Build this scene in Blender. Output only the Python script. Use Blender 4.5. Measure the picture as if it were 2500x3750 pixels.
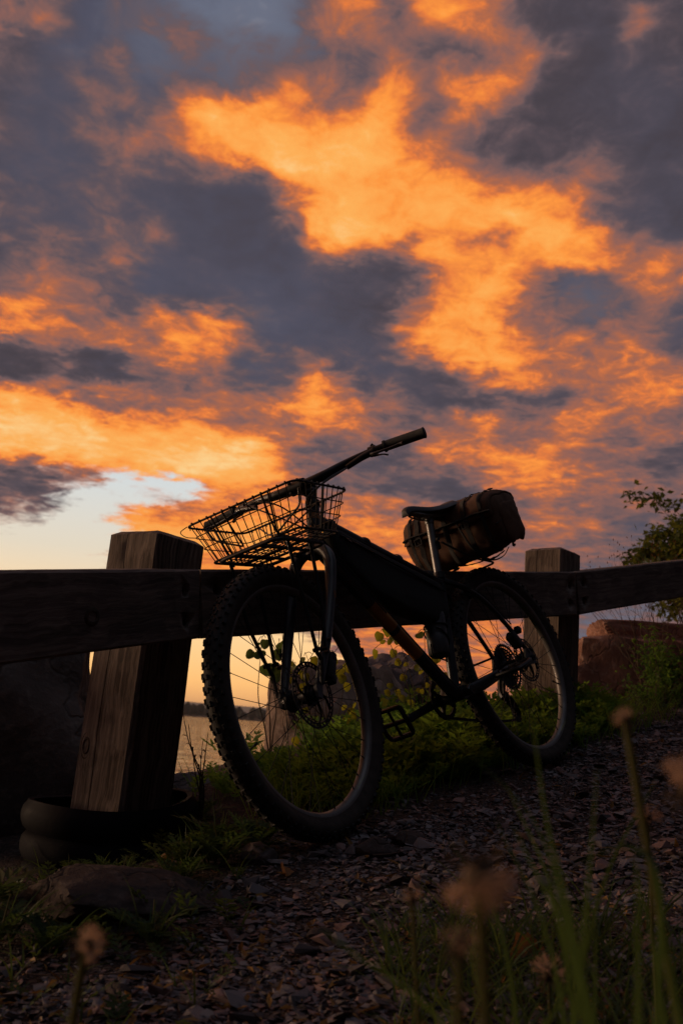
import bpy, bmesh, math, random
import numpy as np
from math import sin, cos, pi, radians, sqrt, atan2
from mathutils import Vector, Matrix, noise
for o_ in list(bpy.data.objects): bpy.data.objects.remove(o_)
SC = bpy.context.scene
COL = SC.collection
random.seed(7)

# ------------------------------------------------------------------ camera
CZ = 0.63                                   # lens height over the gravel below it
cam_d = bpy.data.cameras.new("camera")
cam_d.sensor_fit = 'VERTICAL'; cam_d.sensor_height = 36.0; cam_d.sensor_width = 24.0
cam_d.lens = 35.0; cam_d.clip_start = 0.02; cam_d.clip_end = 60000.0
cam = bpy.data.objects.new("camera", cam_d); COL.objects.link(cam)
PITCH, ROLL = radians(12.1), radians(4.0)
fw_ = Vector((0, cos(PITCH), sin(PITCH))); rt_ = Vector((1, 0, 0)); up_ = rt_.cross(fw_)
r2 = rt_ * cos(ROLL) + up_ * sin(ROLL); u2 = -rt_ * sin(ROLL) + up_ * cos(ROLL)
cam.matrix_world = Matrix(((r2.x, u2.x, -fw_.x, 0), (r2.y, u2.y, -fw_.y, 0), (r2.z, u2.z, -fw_.z, CZ), (0, 0, 0, 1)))
cam_d.dof.use_dof = True; cam_d.dof.focus_distance = 2.8; cam_d.dof.aperture_fstop = 5.6
SC.camera = cam
# ------------------------------------------------------------------ view and render
SC.view_settings.view_transform = 'Standard'; SC.view_settings.look = 'None'
SC.view_settings.exposure = 0.0; SC.view_settings.gamma = 1.0; SC.view_settings.use_curve_mapping = False
SC.render.engine = 'CYCLES'
SC.cycles.use_denoising = True
SC.cycles.max_bounces = 4; SC.cycles.diffuse_bounces = 2; SC.cycles.glossy_bounces = 2
SC.cycles.transmission_bounces = 4; SC.cycles.transparent_max_bounces = 8; SC.cycles.volume_bounces = 1
SC.cycles.caustics_reflective = False; SC.cycles.caustics_refractive = False
# ------------------------------------------------------------------ sun: just set, behind the cloud on the left
SUN_AZ, SUN_EL = radians(-76), radians(5.0)
DUSK_AZ = radians(-42)                       # middle of the afterglow
sun_d = bpy.data.lights.new("sun", 'SUN'); sun_d.energy = 1.8; sun_d.angle = radians(14)
sun_d.color = (1.0, 0.66, 0.42)
sun = bpy.data.objects.new("sun", sun_d); COL.objects.link(sun)
sd_ = Vector((sin(SUN_AZ) * cos(SUN_EL), cos(SUN_AZ) * cos(SUN_EL), sin(SUN_EL)))
sun.rotation_euler = sd_.to_track_quat('Z', 'Y').to_euler()
SKY_EL = [42.40, 41.28, 40.16, 39.04, 37.92, 36.80, 35.68, 34.56, 33.44, 32.32, 31.20, 30.08, 28.96, 27.84, 26.72, 25.60, 24.48, 23.36, 22.00, 20.98, 19.96, 18.94, 17.92, 16.90, 15.88, 14.86, 13.84, 12.82, 11.80, 10.78, 9.76, 8.74, 7.72, 6.70, 5.68, 4.66, 3.64, 2.62, 1.60, 0.58]
SKY_ROWS = """
495200365400155700216000296300216700137100087400087600087700087600107500287000466400535400434500333700493300543100532900432900312900192900083000073000123100223100193200153200153200153200
515200405400195600195900316300226700147000087300087500087600087700097500267100466500525500444600323700483300543100542900442900322900192900093000073000123100223100193200153200153200153200
525200425400225600165900326200246600157000087300087500087600087700097500237200456600525600454700303800473400543100542900442900332900192900093000073000123100223100193200153200153200153200
545200435300265600145800296200256600166900087300087500087600087700097500217200446700515700474700303800453400543100552900462900342900202900093000073000113100223100193200153200153200153200
545200455300295500125800276100266500186900097200087500097600097700107600197300416700435700424800363900333400333100433000472900452900342900153000063000093100363100333200233200203200163200
545200475300325500105700246100266500326800347100257300187400197300207200217000246500315700364800433900313500213100243000342900422900482900333000163000053100103100143200193200223200243200
545200505300385400135700176000216200116500236800237000207200227100266900336500346000305300294600464000423500393200533100583000543000393000213100103100073200053200043200033300033200033200
575200365200145400105600245800296100106200156300216400196600256600366500496300475800445200434600564000453600343400603200593100463100263100173100113200083200063300033300023300023300023300
335200295200155300195400215600215800126000286100456000495900585700595500565400595100614800644400654000473700273400413300403200333200263200213200173300133300083400053400023400023400023400
205100175100175300245400295500245500235500435600665700775600755400765100794800784600774300744200714000593800433600373500313400263400263400263400253500223500143500073500043500033500033400
135100145100185200235200245300245400355300485100554900594800684700784600874500864400834200794100764000703900623700593600483600363600383600403600393600333600233600143600083500073500063500
185100195100135100165100265100345100285100275000394700294500254300314100564100704100794100794000784000763900733800703800643700563700533700533800483900363900263800153800093800083800083700
105000105000095000145100205100285000214800164600144400054300024200054100314100604100824100834000783900763800793900793900784000774200754400694600584700394600254400154200104000103900103900
115000135000154900175000155000225000194900134700044400034200024100044100244200494200764100814000763800723800743800684000584100484400664700724900705000614900434600254300144200144200134200
184900204900174900164900155100205100225000224800094500064400054300044400084500184400334200433900423700443700613800674000664300584700585200605500605700575700505500445100404900404900374800
114800114800154800244900225100225400195500155300114900094600084500084500094600124500154300154000133700163700333700564000704400694900525400355800246100286100415900465500465200445100425000
174800234700274600304800305200345500375600145400115100094900085000085100095000104800124400114000123800193600433700604000684400644900395400235900166200206300316200395900445600465600485600
284500264500264500424600325000295400305600155500145200135000145000105200085200075000074700074300234000503900583900634000654200644500414900295400235800166100266100275900255700275700295700
204000294000394000384300364600374900315000505000555000575100485300235500105400075200084800074500134200274000554000684000714000684100554400474700445100365400415500335400225400225400215500
503900543700573500463500463900504400424800354900514900615100485500365700335700285500235100154700084400124100334000524000673900693900654100554400434700445000565100535000455000425000395000
603300623300643300513400433500323700473800514100514500475000415500225700195700365500535100314800074400084200144000253900393800473700563700503800373900444100474200524200564300564300574400
483200323100173000222900163000053300113700294000334400274900415400325800305800415600635200494800304500264200184000153900183700223600193600153700163800423900544000544000504000514000514000
082900032900032900202900342900223000513300453700364200354800385400475700565800625600645200584800494400364100323900403800553700543500393500353400453400443500453500363500273600283600303600
282900432900553000632900572800372900373400413900464400494800475300425600395700395600465100494700454300334000383900463700493700413600383500423500513500333500273500323500393600393500383500
713000803000843000823000753100723300643800624300624600634800625200585500515600375400355000314500264100223900403800533700503700573700573600533500463500423500403500303600203600203600203600
893100913200913200903200893100873400804000804500834900875000915100875300785400535200364900254400194100163900223800253700263700463700563700593700563700503700413700313700243800243800243700
913200883207853317833323913401783703694303674800815000895000905103865204805200615000414700274300204000193900173800163800153800243900364000454100464100454200364200284300254300244300244300
763439613433483427363422443441423731424337474854565070524985594954654916644900564800444600374300414000393900373800313800183900184100334300454500434600394700354800324900314900314900314900
213413193509183506163502163610383853504382544878615062504937484813524800564800564700514500484300534100514000474000424000334100274500344900425200415500385700315700265800255800255800255800
183606223612253618293623313642413976534284624646684711664600684600694600674600644600604400574300554100584000534000424000304200304600315100325600315900316106306307286304276300276300276300
353737383745423852453860403865453985544286684551734617734604704600674600694600664500624400594300584200574200544200524300514500465000425700386300356801347117347220327211297100297100297100
473878483886493895503999503999504099524290594454584524604508614500614500684500664501624400584400584300564300544300544400544700515300466000406600357101327416327520297511267400267400267400
504099504099504199504199504299504299504392504461504447534435554525554518624513624505584400534400554400554400544400544600544900545500506200426900347400307616287720267711247600247700247700
504299504399504399504399504399504399504498504487504485504476504558504540574529584518534510454406514401534400534500534600555000545600466300356900307400257716247820237811237700227700227700
504499504499504499504499504499514499514499524499534499534492534580504572524569504558434541354418454404504500524500524700565000535600446300327000267500227713217815227808227700227700227700
524499534499544499544499554499564499574499574499584499594598584599514599514599484588424569374547464520504506514500524600535000525500466200366900237400197604207704227702227600227600227600
574499584499594499594599594599594599594599594599594599594599594599564599564599554595544590504586514544514514514500514601514901515400486100396700257200227500247600267500267500267400277400
594599594599594599594599594599594599594599594599594599594599594599594599594599594599594599564599534558514531514525514627514807515300485800406500307000307300307400317300327200327200327200
594599594599594599594599594599594599594599594599594599594599594599594599594599594599594599594599544567514549514550514650514812515200485700406300326900327200327300327300327200327200327200
594599594599594599594599594599594599594599594599594599594599594599594599594599594599594599594599554569514550514550514650514813515200485700406300326900327200327300327300327200327200327200
""".split()
# ------------------------------------------------------------------ sky: clear dusk sky with lit and unlit cloud
# cloud chart over azimuth -23..22 (31 steps) and elevation (SKY_EL): lit amount, paleness of the unlit cloud, clear gap
class NT:
    """small node-tree writer"""
    def __init__(s, nt): s.nt = nt; s.n = nt.nodes; s.l = nt.links; s.n.clear()
    def new(s, t, **kw):
        x = s.n.new(t)
        for k, v in kw.items(): setattr(x, k, v)
        return x
    def put(s, inp, v):
        if isinstance(v, bpy.types.NodeSocket): s.l.new(v, inp)
        elif v is not None:
            if hasattr(inp.default_value, '__len__') and not hasattr(v, '__len__'): v = (v,) * len(inp.default_value)
            if hasattr(v, '__len__') and len(inp.default_value) == 4 and len(v) == 3: v = tuple(v) + (1.0,)
            inp.default_value = v
    def math(s, op, a, b=None, c=None, clamp=False):
        x = s.new('ShaderNodeMath', operation=op, use_clamp=clamp); s.put(x.inputs[0], a)
        if b is not None: s.put(x.inputs[1], b)
        if c is not None: s.put(x.inputs[2], c)
        return x.outputs[0]
    def vmath(s, op, a, b=None, scale=None):
        x = s.new('ShaderNodeVectorMath', operation=op); s.put(x.inputs[0], a)
        if b is not None: s.put(x.inputs[1], b)
        if scale is not None: s.put(x.inputs['Scale'], scale)
        return x.outputs[0]
    def mix(s, f, a, b, blend='MIX'):
        x = s.new('ShaderNodeMix', data_type='RGBA', blend_type=blend)
        s.put(x.inputs[0], f); s.put(x.inputs[6], a); s.put(x.inputs[7], b); return x.outputs[2]
    def mr(s, v, a, b, c=0.0, d=1.0, interp='LINEAR'):
        x = s.new('ShaderNodeMapRange', interpolation_type=interp)
        s.put(x.inputs[0], v); s.put(x.inputs[1], a); s.put(x.inputs[2], b); s.put(x.inputs[3], c); s.put(x.inputs[4], d)
        return x.outputs[0]
    def noise(s, vec, scale, detail=4, rough=.55, dist=0, out=0, lac=2.0):
        x = s.new('ShaderNodeTexNoise'); s.put(x.inputs['Vector'], vec); x.inputs['Scale'].default_value = scale
        x.inputs['Detail'].default_value = detail; x.inputs['Roughness'].default_value = rough
        x.inputs['Distortion'].default_value = dist; x.inputs['Lacunarity'].default_value = lac
        return x.outputs[out]
    def ramp(s, f, stops, interp='LINEAR'):
        x = s.new('ShaderNodeValToRGB'); x.color_ramp.interpolation = interp; e = x.color_ramp.elements
        while len(e) < len(stops): e.new(0.5)
        for i, (p, c) in enumerate(stops):
            e[i].position = p; e[i].color = (*c, 1) if len(c) == 3 else c
        s.put(x.inputs[0], f); return x.outputs[0]
    def sep(s, v):
        x = s.new('ShaderNodeSeparateXYZ'); s.put(x.inputs[0], v); return x.outputs
    def comb(s, a, b, c):
        x = s.new('ShaderNodeCombineXYZ'); s.put(x.inputs[0], a); s.put(x.inputs[1], b); s.put(x.inputs[2], c); return x.outputs[0]

world = bpy.data.worlds.new("World"); SC.world = world; world.use_nodes = True
w = NT(world.node_tree)
tc = w.new('ShaderNodeTexCoord')
sky = w.new('ShaderNodeTexSky', sky_type='NISHITA'); sky.sun_disc = False
sky.sun_elevation = SUN_EL; sky.sun_rotation = SUN_AZ; sky.altitude = 0
sky.air_density = 1.0; sky.dust_density = 1.5; sky.ozone_density = 1.5
dv = tc.outputs['Generated']
dx, dy, dz = w.sep(dv)
az = w.math('MULTIPLY', w.math('ARCTAN2', dx, dy), 180 / pi)
el = w.math('MULTIPLY', w.math('ARCSINE', dz), 180 / pi)
# cloud layer seen in perspective: flattens towards the horizon
den = w.math('ADD', w.math('MAXIMUM', dz, 0.0), 0.125)
cp = w.comb(w.math('DIVIDE', dx, den), w.math('DIVIDE', dy, den), 0.0)
wa = w.noise(w.vmath('ADD', cp, (3.1, 7.7, 0)), 2.6, 2, .55, 0.2, 1)
wb = w.noise(w.vmath('ADD', cp, (9.2, 1.3, 0)), 8.0, 4, .66, 0.3, 1)
wax, way, _ = w.sep(w.vmath('SUBTRACT', wa, (.5, .5, .5)))
wbx, wby, _ = w.sep(w.vmath('SUBTRACT', wb, (.5, .5, .5)))
azw = w.math('ADD', az, w.math('ADD', w.math('MULTIPLY', wax, 1.2), w.math('MULTIPLY', wbx, 5.0)))
flat = w.mr(el, 0, 25, .45, 1.0)
elw = w.math('ADD', el, w.math('MULTIPLY', flat, w.math('ADD', w.math('MULTIPLY', way, .9), w.math('MULTIPLY', wby, 3.6))))
u = w.mr(azw, -23.0, 22.0)
acc = None
for i, row in enumerate(SKY_ROWS):
    st = [(j / 30.0, tuple(int(row[j * 6 + k * 2:j * 6 + k * 2 + 2]) / 99.0 for k in range(3))) for j in range(31)]
    c = w.ramp(u, st, 'CARDINAL')
    if acc is None: acc = c
    else:
        acc = w.mix(w.mr(elw, SKY_EL[i - 1], SKY_EL[i]), acc, c)
sc_ = w.new('ShaderNodeSeparateColor'); w.put(sc_.inputs[0], acc)
Lc, Sc, Gc = sc_.outputs
# cloud carries on over the rest of the dome, less lit away from the sunset
n_big = w.noise(cp, 0.9, 4, .55, 0.3)
ca = w.math('DIVIDE', w.math('ADD', w.math('MULTIPLY', dx, sin(DUSK_AZ)), w.math('MULTIPLY', dy, cos(DUSK_AZ))), w.math('MAXIMUM', w.math('SQRT', w.math('ADD', w.math('MULTIPLY', dx, dx), w.math('MULTIPLY', dy, dy))), 0.05))
west = w.mr(ca, -.3, 1.0, 0.0, 1.0, 'SMOOTHSTEP')
Lo = w.math('MULTIPLY', w.mr(n_big, .38, .64, .02, .85), w.math('ADD', w.math('MULTIPLY', west, .88), .06))
inside = w.math('MULTIPLY', w.mr(w.math('ADD', w.math('ABSOLUTE', w.math('ADD', az, .6)), w.math('MULTIPLY', wbx, 10.0)), 18.5, 25.5, 1, 0, 'SMOOTHSTEP'), w.mr(w.math('ADD', el, w.math('MULTIPLY', wby, 8.0)), 39, 47, 1, 0, 'SMOOTHSTEP'))
L0 = w.math('ADD', w.math('MULTIPLY', Lc, inside), w.math('MULTIPLY', Lo, w.math('SUBTRACT', 1.0, inside)))
S0 = w.math('ADD', w.math('MULTIPLY', Sc, inside), w.math('MULTIPLY', w.math('ADD', w.mr(n_big, .3, .7, .18, .52), w.mr(el, 40, 66, 0, .55, 'SMOOTHSTEP')), w.math('SUBTRACT', 1.0, inside)))  # unseen cloud overhead made paler, added to brighten the ground and posts
# the clear strip along the western horizon runs on to the left of the view
strip = w.math('MULTIPLY', w.mr(w.math('ADD', el, w.math('MULTIPLY', wax, 9.0)), 5, 12, 1, 0, 'SMOOTHSTEP'), w.mr(ca, .55, .85, 0, 1, 'SMOOTHSTEP'))
G0 = w.math('ADD', w.math('MULTIPLY', Gc, inside), w.math('MULTIPLY', strip, w.math('SUBTRACT', 1.0, inside)))
# texture of the cloud
den2 = w.math('ADD', w.math('MAXIMUM', dz, 0.0), 0.085)
cd = w.comb(w.math('DIVIDE', dx, den), w.math('DIVIDE', dy, w.math('MULTIPLY', den2, 1.25)), .4)
d1 = w.math('SUBTRACT', w.noise(cd, 5.5, 5, .58, 0.35), .5)
d2 = w.math('SUBTRACT', w.noise(w.vmath('ADD', cd, (5, 5, 5)), 17.0, 5, .66, 0.5), .5)
det = w.math('ADD', w.math('MULTIPLY', d1, 1.1), w.math('MULTIPLY', d2, .9))
bite = w.mr(w.math('ABSOLUTE', w.math('SUBTRACT', L0, .45)), 0, .45, .58, .50)
L1 = w.math('ADD', L0, w.math('MULTIPLY', det, bite), clamp=True)
L2 = w.math('ADD', w.math('MULTIPLY', L1, .62), w.math('MULTIPLY', w.mr(L1, .2, .72, .02, .92, 'SMOOTHSTEP'), .36))
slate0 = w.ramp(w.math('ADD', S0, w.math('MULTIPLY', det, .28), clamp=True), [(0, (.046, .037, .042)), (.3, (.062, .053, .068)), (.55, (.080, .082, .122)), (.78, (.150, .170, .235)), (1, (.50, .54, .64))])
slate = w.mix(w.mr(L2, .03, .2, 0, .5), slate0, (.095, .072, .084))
lit = w.ramp(L2, [(0, (.09, .078, .10)), (.20, (.155, .100, .106)), (.34, (.265, .120, .100)), (.48, (.44, .140, .070)), (.60, (.80, .205, .050)), (.72, (1.0, .315, .052)), (.84, (1.0, .44, .10)), (.98, (1.0, .68, .30))])
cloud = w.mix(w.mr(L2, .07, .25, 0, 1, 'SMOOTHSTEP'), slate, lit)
# clear sky between: the Sky Texture, lifted to the photograph's exposure
clear_n = w.vmath('SCALE', sky.outputs[0], None, 0.10)
clear_r = w.ramp(w.mr(el, 0, 16), [(0, (1.30, .55, .17)), (.12, (1.42, .74, .24)), (.32, (1.22, .82, .41)), (.55, (.90, .79, .62)), (.8, (.76, .80, .80)), (1, (.60, .68, .76))])
clear = w.mix(.12, clear_r, clear_n)
gm = w.mr(w.math('ADD', G0, w.math('MULTIPLY', det, .6)), .28, .72, 0, 1, 'SMOOTHSTEP')
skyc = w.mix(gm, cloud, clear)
dim = w.math('MAXIMUM', w.mr(ca, -.6, .42, .20, 1.0, 'SMOOTHSTEP'), w.mr(el, 45, 75, 0, .9, 'SMOOTHSTEP'))          # the eastern sky is already in shadow; overhead kept bright as added fill
below = w.mr(dz, -.02, .0, .05, 1.0)
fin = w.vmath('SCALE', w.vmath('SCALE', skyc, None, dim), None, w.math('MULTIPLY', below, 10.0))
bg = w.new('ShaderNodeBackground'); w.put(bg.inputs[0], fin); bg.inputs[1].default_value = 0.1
wo = w.new('ShaderNodeOutputWorld'); w.l.new(bg.outputs[0], wo.inputs[0])
world.cycles.sampling_method = 'MANUAL'; world.cycles.sample_map_resolution = 512
# ------------------------------------------------------------------ helpers
def fbm(v, oct=4):
    a, s, t = 1.0, 0.0, Vector(v)
    for _ in range(oct):
        s += a * noise.noise(t); a *= .5; t = t * 2.03 + Vector((7.1, 3.3, 1.7))
    return s
def tag(o, label=None, cat=None, group=None, kind=None):
    if label: o['label'] = label
    if cat: o['category'] = cat
    if group: o['group'] = group
    if kind: o['kind'] = kind
    return o
def link(o, parent=None):
    COL.objects.link(o)
    if parent: o.parent = parent
    return o
def empty(name, M=None, loc=None):
    o = bpy.data.objects.new(name, None); o.empty_display_size = .1; COL.objects.link(o)
    if M is not None: o.matrix_world = M
    if loc is not None: o.location = loc
    return o
def frame_of(d):
    d = d.normalized(); a = Vector((0, 0, 1)) if abs(d.z) < .9 else Vector((1, 0, 0))
    x = a.cross(d).normalized(); return x, d.cross(x), d
def smooth_path(pts, sub=6, closed=False):
    """Catmull-Rom through pts"""
    P = [Vector(p) for p in pts]; n = len(P); out = []
    rng = range(n) if closed else range(n - 1)
    for i in rng:
        p1, p2 = P[i], P[(i + 1) % n]
        p0 = P[i - 1] if (closed or i > 0) else p1 * 2 - p2
        p3 = P[(i + 2) % n] if (closed or i + 2 < n) else p2 * 2 - p1
        for k in range(sub):
            t = k / sub
            out.append(.5 * ((2 * p1) + (p2 - p0) * t + (2 * p0 - 5 * p1 + 4 * p2 - p3) * t * t + (3 * p1 - p0 - 3 * p2 + p3) * t ** 3))
    if not closed: out.append(P[-1])
    return out
def round_corners(pts, r, seg=4, closed=False):
    P = [Vector(p) for p in pts]; n = len(P); out = []
    for i in range(n):
        if not closed and i in (0, n - 1): out.append(P[i]); continue
        a, b, c = P[i - 1], P[i], P[(i + 1) % n]
        ra = min(r, (a - b).length * .45); rc = min(r, (c - b).length * .45)
        p, q = b + (a - b).normalized() * ra, b + (c - b).normalized() * rc
        for k in range(seg + 1):
            t = k / seg; out.append((1 - t) ** 2 * p + 2 * t * (1 - t) * b + t * t * q)
    return out
class Geo:
    def __init__(s): s.v = []; s.f = []; s.m = []
    def add(s, v, f, m=0):
        b = len(s.v); s.v += [Vector(p) for p in v]; s.f += [tuple(i + b for i in q) for q in f]; s.m += [m] * len(f); return b
    def tube(s, pts, r, n=10, m=0, closed=False, cap=True, flat=1.0, upv=None):
        P = [Vector(p) for p in pts]; k = len(P)
        R = r if hasattr(r, '__len__') else [r] * k
        if hasattr(r, '__len__') and len(R) != k:
            R = [R[0] + (R[-1] - R[0]) * i / (k - 1) for i in range(k)] if len(R) == 2 else [float(np.interp(i / (k - 1), np.linspace(0, 1, len(r)), r)) for i in range(k)]
        T = []
        for i in range(k):
            a = P[i - 1] if (closed or i > 0) else P[i]; b = P[(i + 1) % k] if (closed or i + 1 < k) else P[i]
            T.append((b - a).normalized() if (b - a).length > 1e-9 else Vector((0, 0, 1)))
        if upv is not None:
            x = (Vector(upv) - T[0] * T[0].dot(Vector(upv))).normalized()
        else: x = frame_of(T[0])[0]
        V = []
        for i in range(k):
            x = (x - T[i] * x.dot(T[i])).normalized(); y = T[i].cross(x)
            for j in range(n):
                a = 2 * pi * j / n; V.append(P[i] + x * (cos(a) * R[i]) + y * (sin(a) * R[i] * flat))
        F = []
        for i in range(k if closed else k - 1):
            i2 = (i + 1) % k
            for j in range(n):
                j2 = (j + 1) % n; F.append((i * n + j, i * n + j2, i2 * n + j2, i2 * n + j))
        if cap and not closed:
            F.append(tuple(reversed(range(n)))); F.append(tuple((k - 1) * n + j for j in range(n)))
        s.add(V, F, m); return s
    def lathe(s, prof, M=None, n=48, m=0, closed=False, a0=0, a1=2 * pi):
        """profile (r, y) turned about the Y axis"""
        k = len(prof); full = abs(a1 - a0 - 2 * pi) < 1e-6; nn = n if full else n + 1; V = []
        for j in range(nn):
            a = a0 + (a1 - a0) * j / n
            for r, y in prof:
                p = Vector((r * cos(a), y, r * sin(a))); V.append(M @ p if M else p)
        F = []
        for j in range(n):
            j2 = (j + 1) % nn
            for i in range(k if closed else k - 1):
                i2 = (i + 1) % k; F.append((j * k + i, j * k + i2, j2 * k + i2, j2 * k + i))
        s.add(V, F, m); return s
    def box(s, c, size, M=None, m=0, bev=0.0, taper=1.0):
        hx, hy, hz = [q / 2 for q in size]; c = Vector(c)
        if bev <= 0:
            V = [(x * hx * (taper if z > 0 else 1), y * hy * (taper if z > 0 else 1), z * hz) for x in (-1, 1) for y in (-1, 1) for z in (-1, 1)]
            F = [(0, 1, 3, 2), (4, 6, 7, 5), (0, 4, 5, 1), (2, 3, 7, 6), (0, 2, 6, 4), (1, 5, 7, 3)]
        else:
            bm = bmesh.new(); bmesh.ops.create_cube(bm, size=1.0)
            for v in bm.verts: v.co = Vector((v.co.x * size[0], v.co.y * size[1], v.co.z * size[2]))
            bmesh.ops.bevel(bm, geom=list(bm.edges), offset=bev, segments=2, affect='EDGES', profile=.5)
            bm.verts.index_update(); V = [v.co.copy() for v in bm.verts]; F = [tuple(q.index for q in f.verts) for f in bm.faces]; bm.free()
        V = [(M @ Vector(p) if M else Vector(p)) + c for p in V]
        s.add(V, F, m); return s
    def prism(s, poly, t, axis=1, off=0.0, m=0):
        """polygon (a,b) extruded along axis by t, centred on off"""
        n = len(poly)
        def P(a, b, c): return {0: (c, a, b), 1: (a, c, b), 2: (a, b, c)}[axis]
        V = [P(a, b, off - t / 2) for a, b in poly] + [P(a, b, off + t / 2) for a, b in poly]
        F = [tuple(reversed(range(n))), tuple(range(n, 2 * n))] + [(i, (i + 1) % n, n + (i + 1) % n, n + i) for i in range(n)]
        s.add(V, F, m); return s
    def ring(s, ro, ri, t, y=0.0, n=60, m=0, teeth=0, th=.003, center=(0, 0)):
        """flat ring in the XZ plane; teeth shape its rim"""
        if teeth: n = teeth * 4
        V = []
        for j in range(n):
            a = 2 * pi * j / n; r = ro + (th if teeth and j % 4 in (1, 2) else 0)
            for rr, yy in ((r, y + t / 2), (r, y - t / 2), (ri, y - t / 2), (ri, y + t / 2)):
                V.append((center[0] + rr * cos(a), yy, center[1] + rr * sin(a)))
        F = [(j * 4 + i, j * 4 + (i + 1) % 4, ((j + 1) % n) * 4 + (i + 1) % 4, ((j + 1) % n) * 4 + i) for j in range(n) for i in range(4)]
        s.add(V, F, m); return s
    def xf(s, fn):
        s.v = [fn(p) for p in s.v]; return s
    def mesh(s, name, mats, angle=40, smooth=True):
        me = bpy.data.meshes.new(name); me.from_pydata([tuple(p) for p in s.v], [], s.f)
        for mt in (mats if isinstance(mats, (list, tuple)) else [mats]): me.materials.append(mt)
        if len(set(s.m)) > 1: me.polygons.foreach_set('material_index', s.m)
        bm = bmesh.new(); bm.from_mesh(me); bmesh.ops.recalc_face_normals(bm, faces=bm.faces); bm.to_mesh(me); bm.free()
        if smooth:
            me.polygons.foreach_set('use_smooth', [True] * len(me.polygons)); me.set_sharp_from_angle(angle=radians(angle))
        me.update(); return me
    def obj(s, name, mats, parent=None, **kw):
        return link(bpy.data.objects.new(name, s.mesh(name, mats, **kw)), parent)
def fast_mesh(name, V, F, mats, mi=None, smooth=False):
    """numpy arrays of verts and equal-sided faces"""
    V = np.asarray(V, dtype=np.float32); F = np.asarray(F, dtype=np.int32); me = bpy.data.meshes.new(name)
    me.vertices.add(len(V)); me.vertices.foreach_set('co', V.ravel())
    k = F.shape[1]; me.loops.add(F.size); me.loops.foreach_set('vertex_index', F.ravel())
    me.polygons.add(len(F)); me.polygons.foreach_set('loop_start', np.arange(0, F.size, k, dtype=np.int32))
    me.polygons.foreach_set('loop_total', np.full(len(F), k, dtype=np.int32))
    for mt in (mats if isinstance(mats, (list, tuple)) else [mats]): me.materials.append(mt)
    if mi is not None: me.polygons.foreach_set('material_index', np.asarray(mi, dtype=np.int32))
    me.polygons.foreach_set('use_smooth', np.full(len(F), smooth)); me.update(calc_edges=True); me.validate(); return me
# ------------------------------------------------------------------ materials
def new_mat(name):
    m = bpy.data.materials.new(name); m.use_nodes = True; t = NT(m.node_tree)
    out = t.new('ShaderNodeOutputMaterial'); return m, t, out
def principled(t, out, col, rough=.6, metal=0.0, normal=None, spec=None, sheen=0):
    p = t.new('ShaderNodeBsdfPrincipled'); t.put(p.inputs['Base Color'], col); t.put(p.inputs['Roughness'], rough)
    p.inputs['Metallic'].default_value = metal
    if spec is not None: p.inputs['Specular IOR Level'].default_value = spec
    if normal is not None: t.l.new(normal, p.inputs['Normal'])
    if out is not None: t.l.new(p.outputs[0], out.inputs[0])
    return p
def bump(t, h, strength=.5, dist=.01):
    b = t.new('ShaderNodeBump'); t.put(b.inputs['Height'], h); b.inputs['Strength'].default_value = strength; b.inputs['Distance'].default_value = dist
    return b.outputs[0]
def plain(name, c1, c2=None, rough=.5, metal=0.0, scale=30.0, bmp=0.0, bscale=120.0, bdist=.002, spec=None, r2=None):
    """two tones mixed by noise, gentle roughness wear, optional fine relief"""
    m, t, out = new_mat(name); v = t.new('ShaderNodeTexCoord').outputs['Object']
    n = t.noise(v, scale, 5, .6)
    col = t.mix(t.mr(n, .35, .65), c1, c2 or tuple(q * .7 for q in c1))
    rg = t.mr(n, .3, .7, rough, r2 if r2 is not None else min(1, rough * 1.3))
    nm = bump(t, t.noise(v, bscale, 4, .6), bmp, bdist) if bmp else None
    principled(t, out, col, rg, metal, nm, spec); return m
def leafmat(name, c1, c2, trans=.5, tcol=None, scale=6.0, obj_rand=True, rough=.55):
    m, t, out = new_mat(name); v = t.new('ShaderNodeTexCoord').outputs['Object']
    g = t.new('ShaderNodeNewGeometry'); oi = t.new('ShaderNodeObjectInfo')
    f = t.math('FRACT', t.math('ADD', t.math('MULTIPLY', g.outputs['Random Per Island'], 1.0), oi.outputs['Random'])) if obj_rand else g.outputs['Random Per Island']
    f = t.math('ADD', t.math('MULTIPLY', f, .7), t.math('MULTIPLY', t.noise(v, scale, 3), .3))
    col = t.mix(f, c1, c2)
    p = principled(t, None, col, rough, spec=.25)
    tr = t.new('ShaderNodeBsdfTranslucent'); t.put(tr.inputs[0], t.mix(.65, col, tcol or c2))
    mx = t.new('ShaderNodeMixShader'); mx.inputs[0].default_value = trans
    t.l.new(p.outputs[0], mx.inputs[1]); t.l.new(tr.outputs[0], mx.inputs[2]); t.l.new(mx.outputs[0], out.inputs[0]); return m
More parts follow.
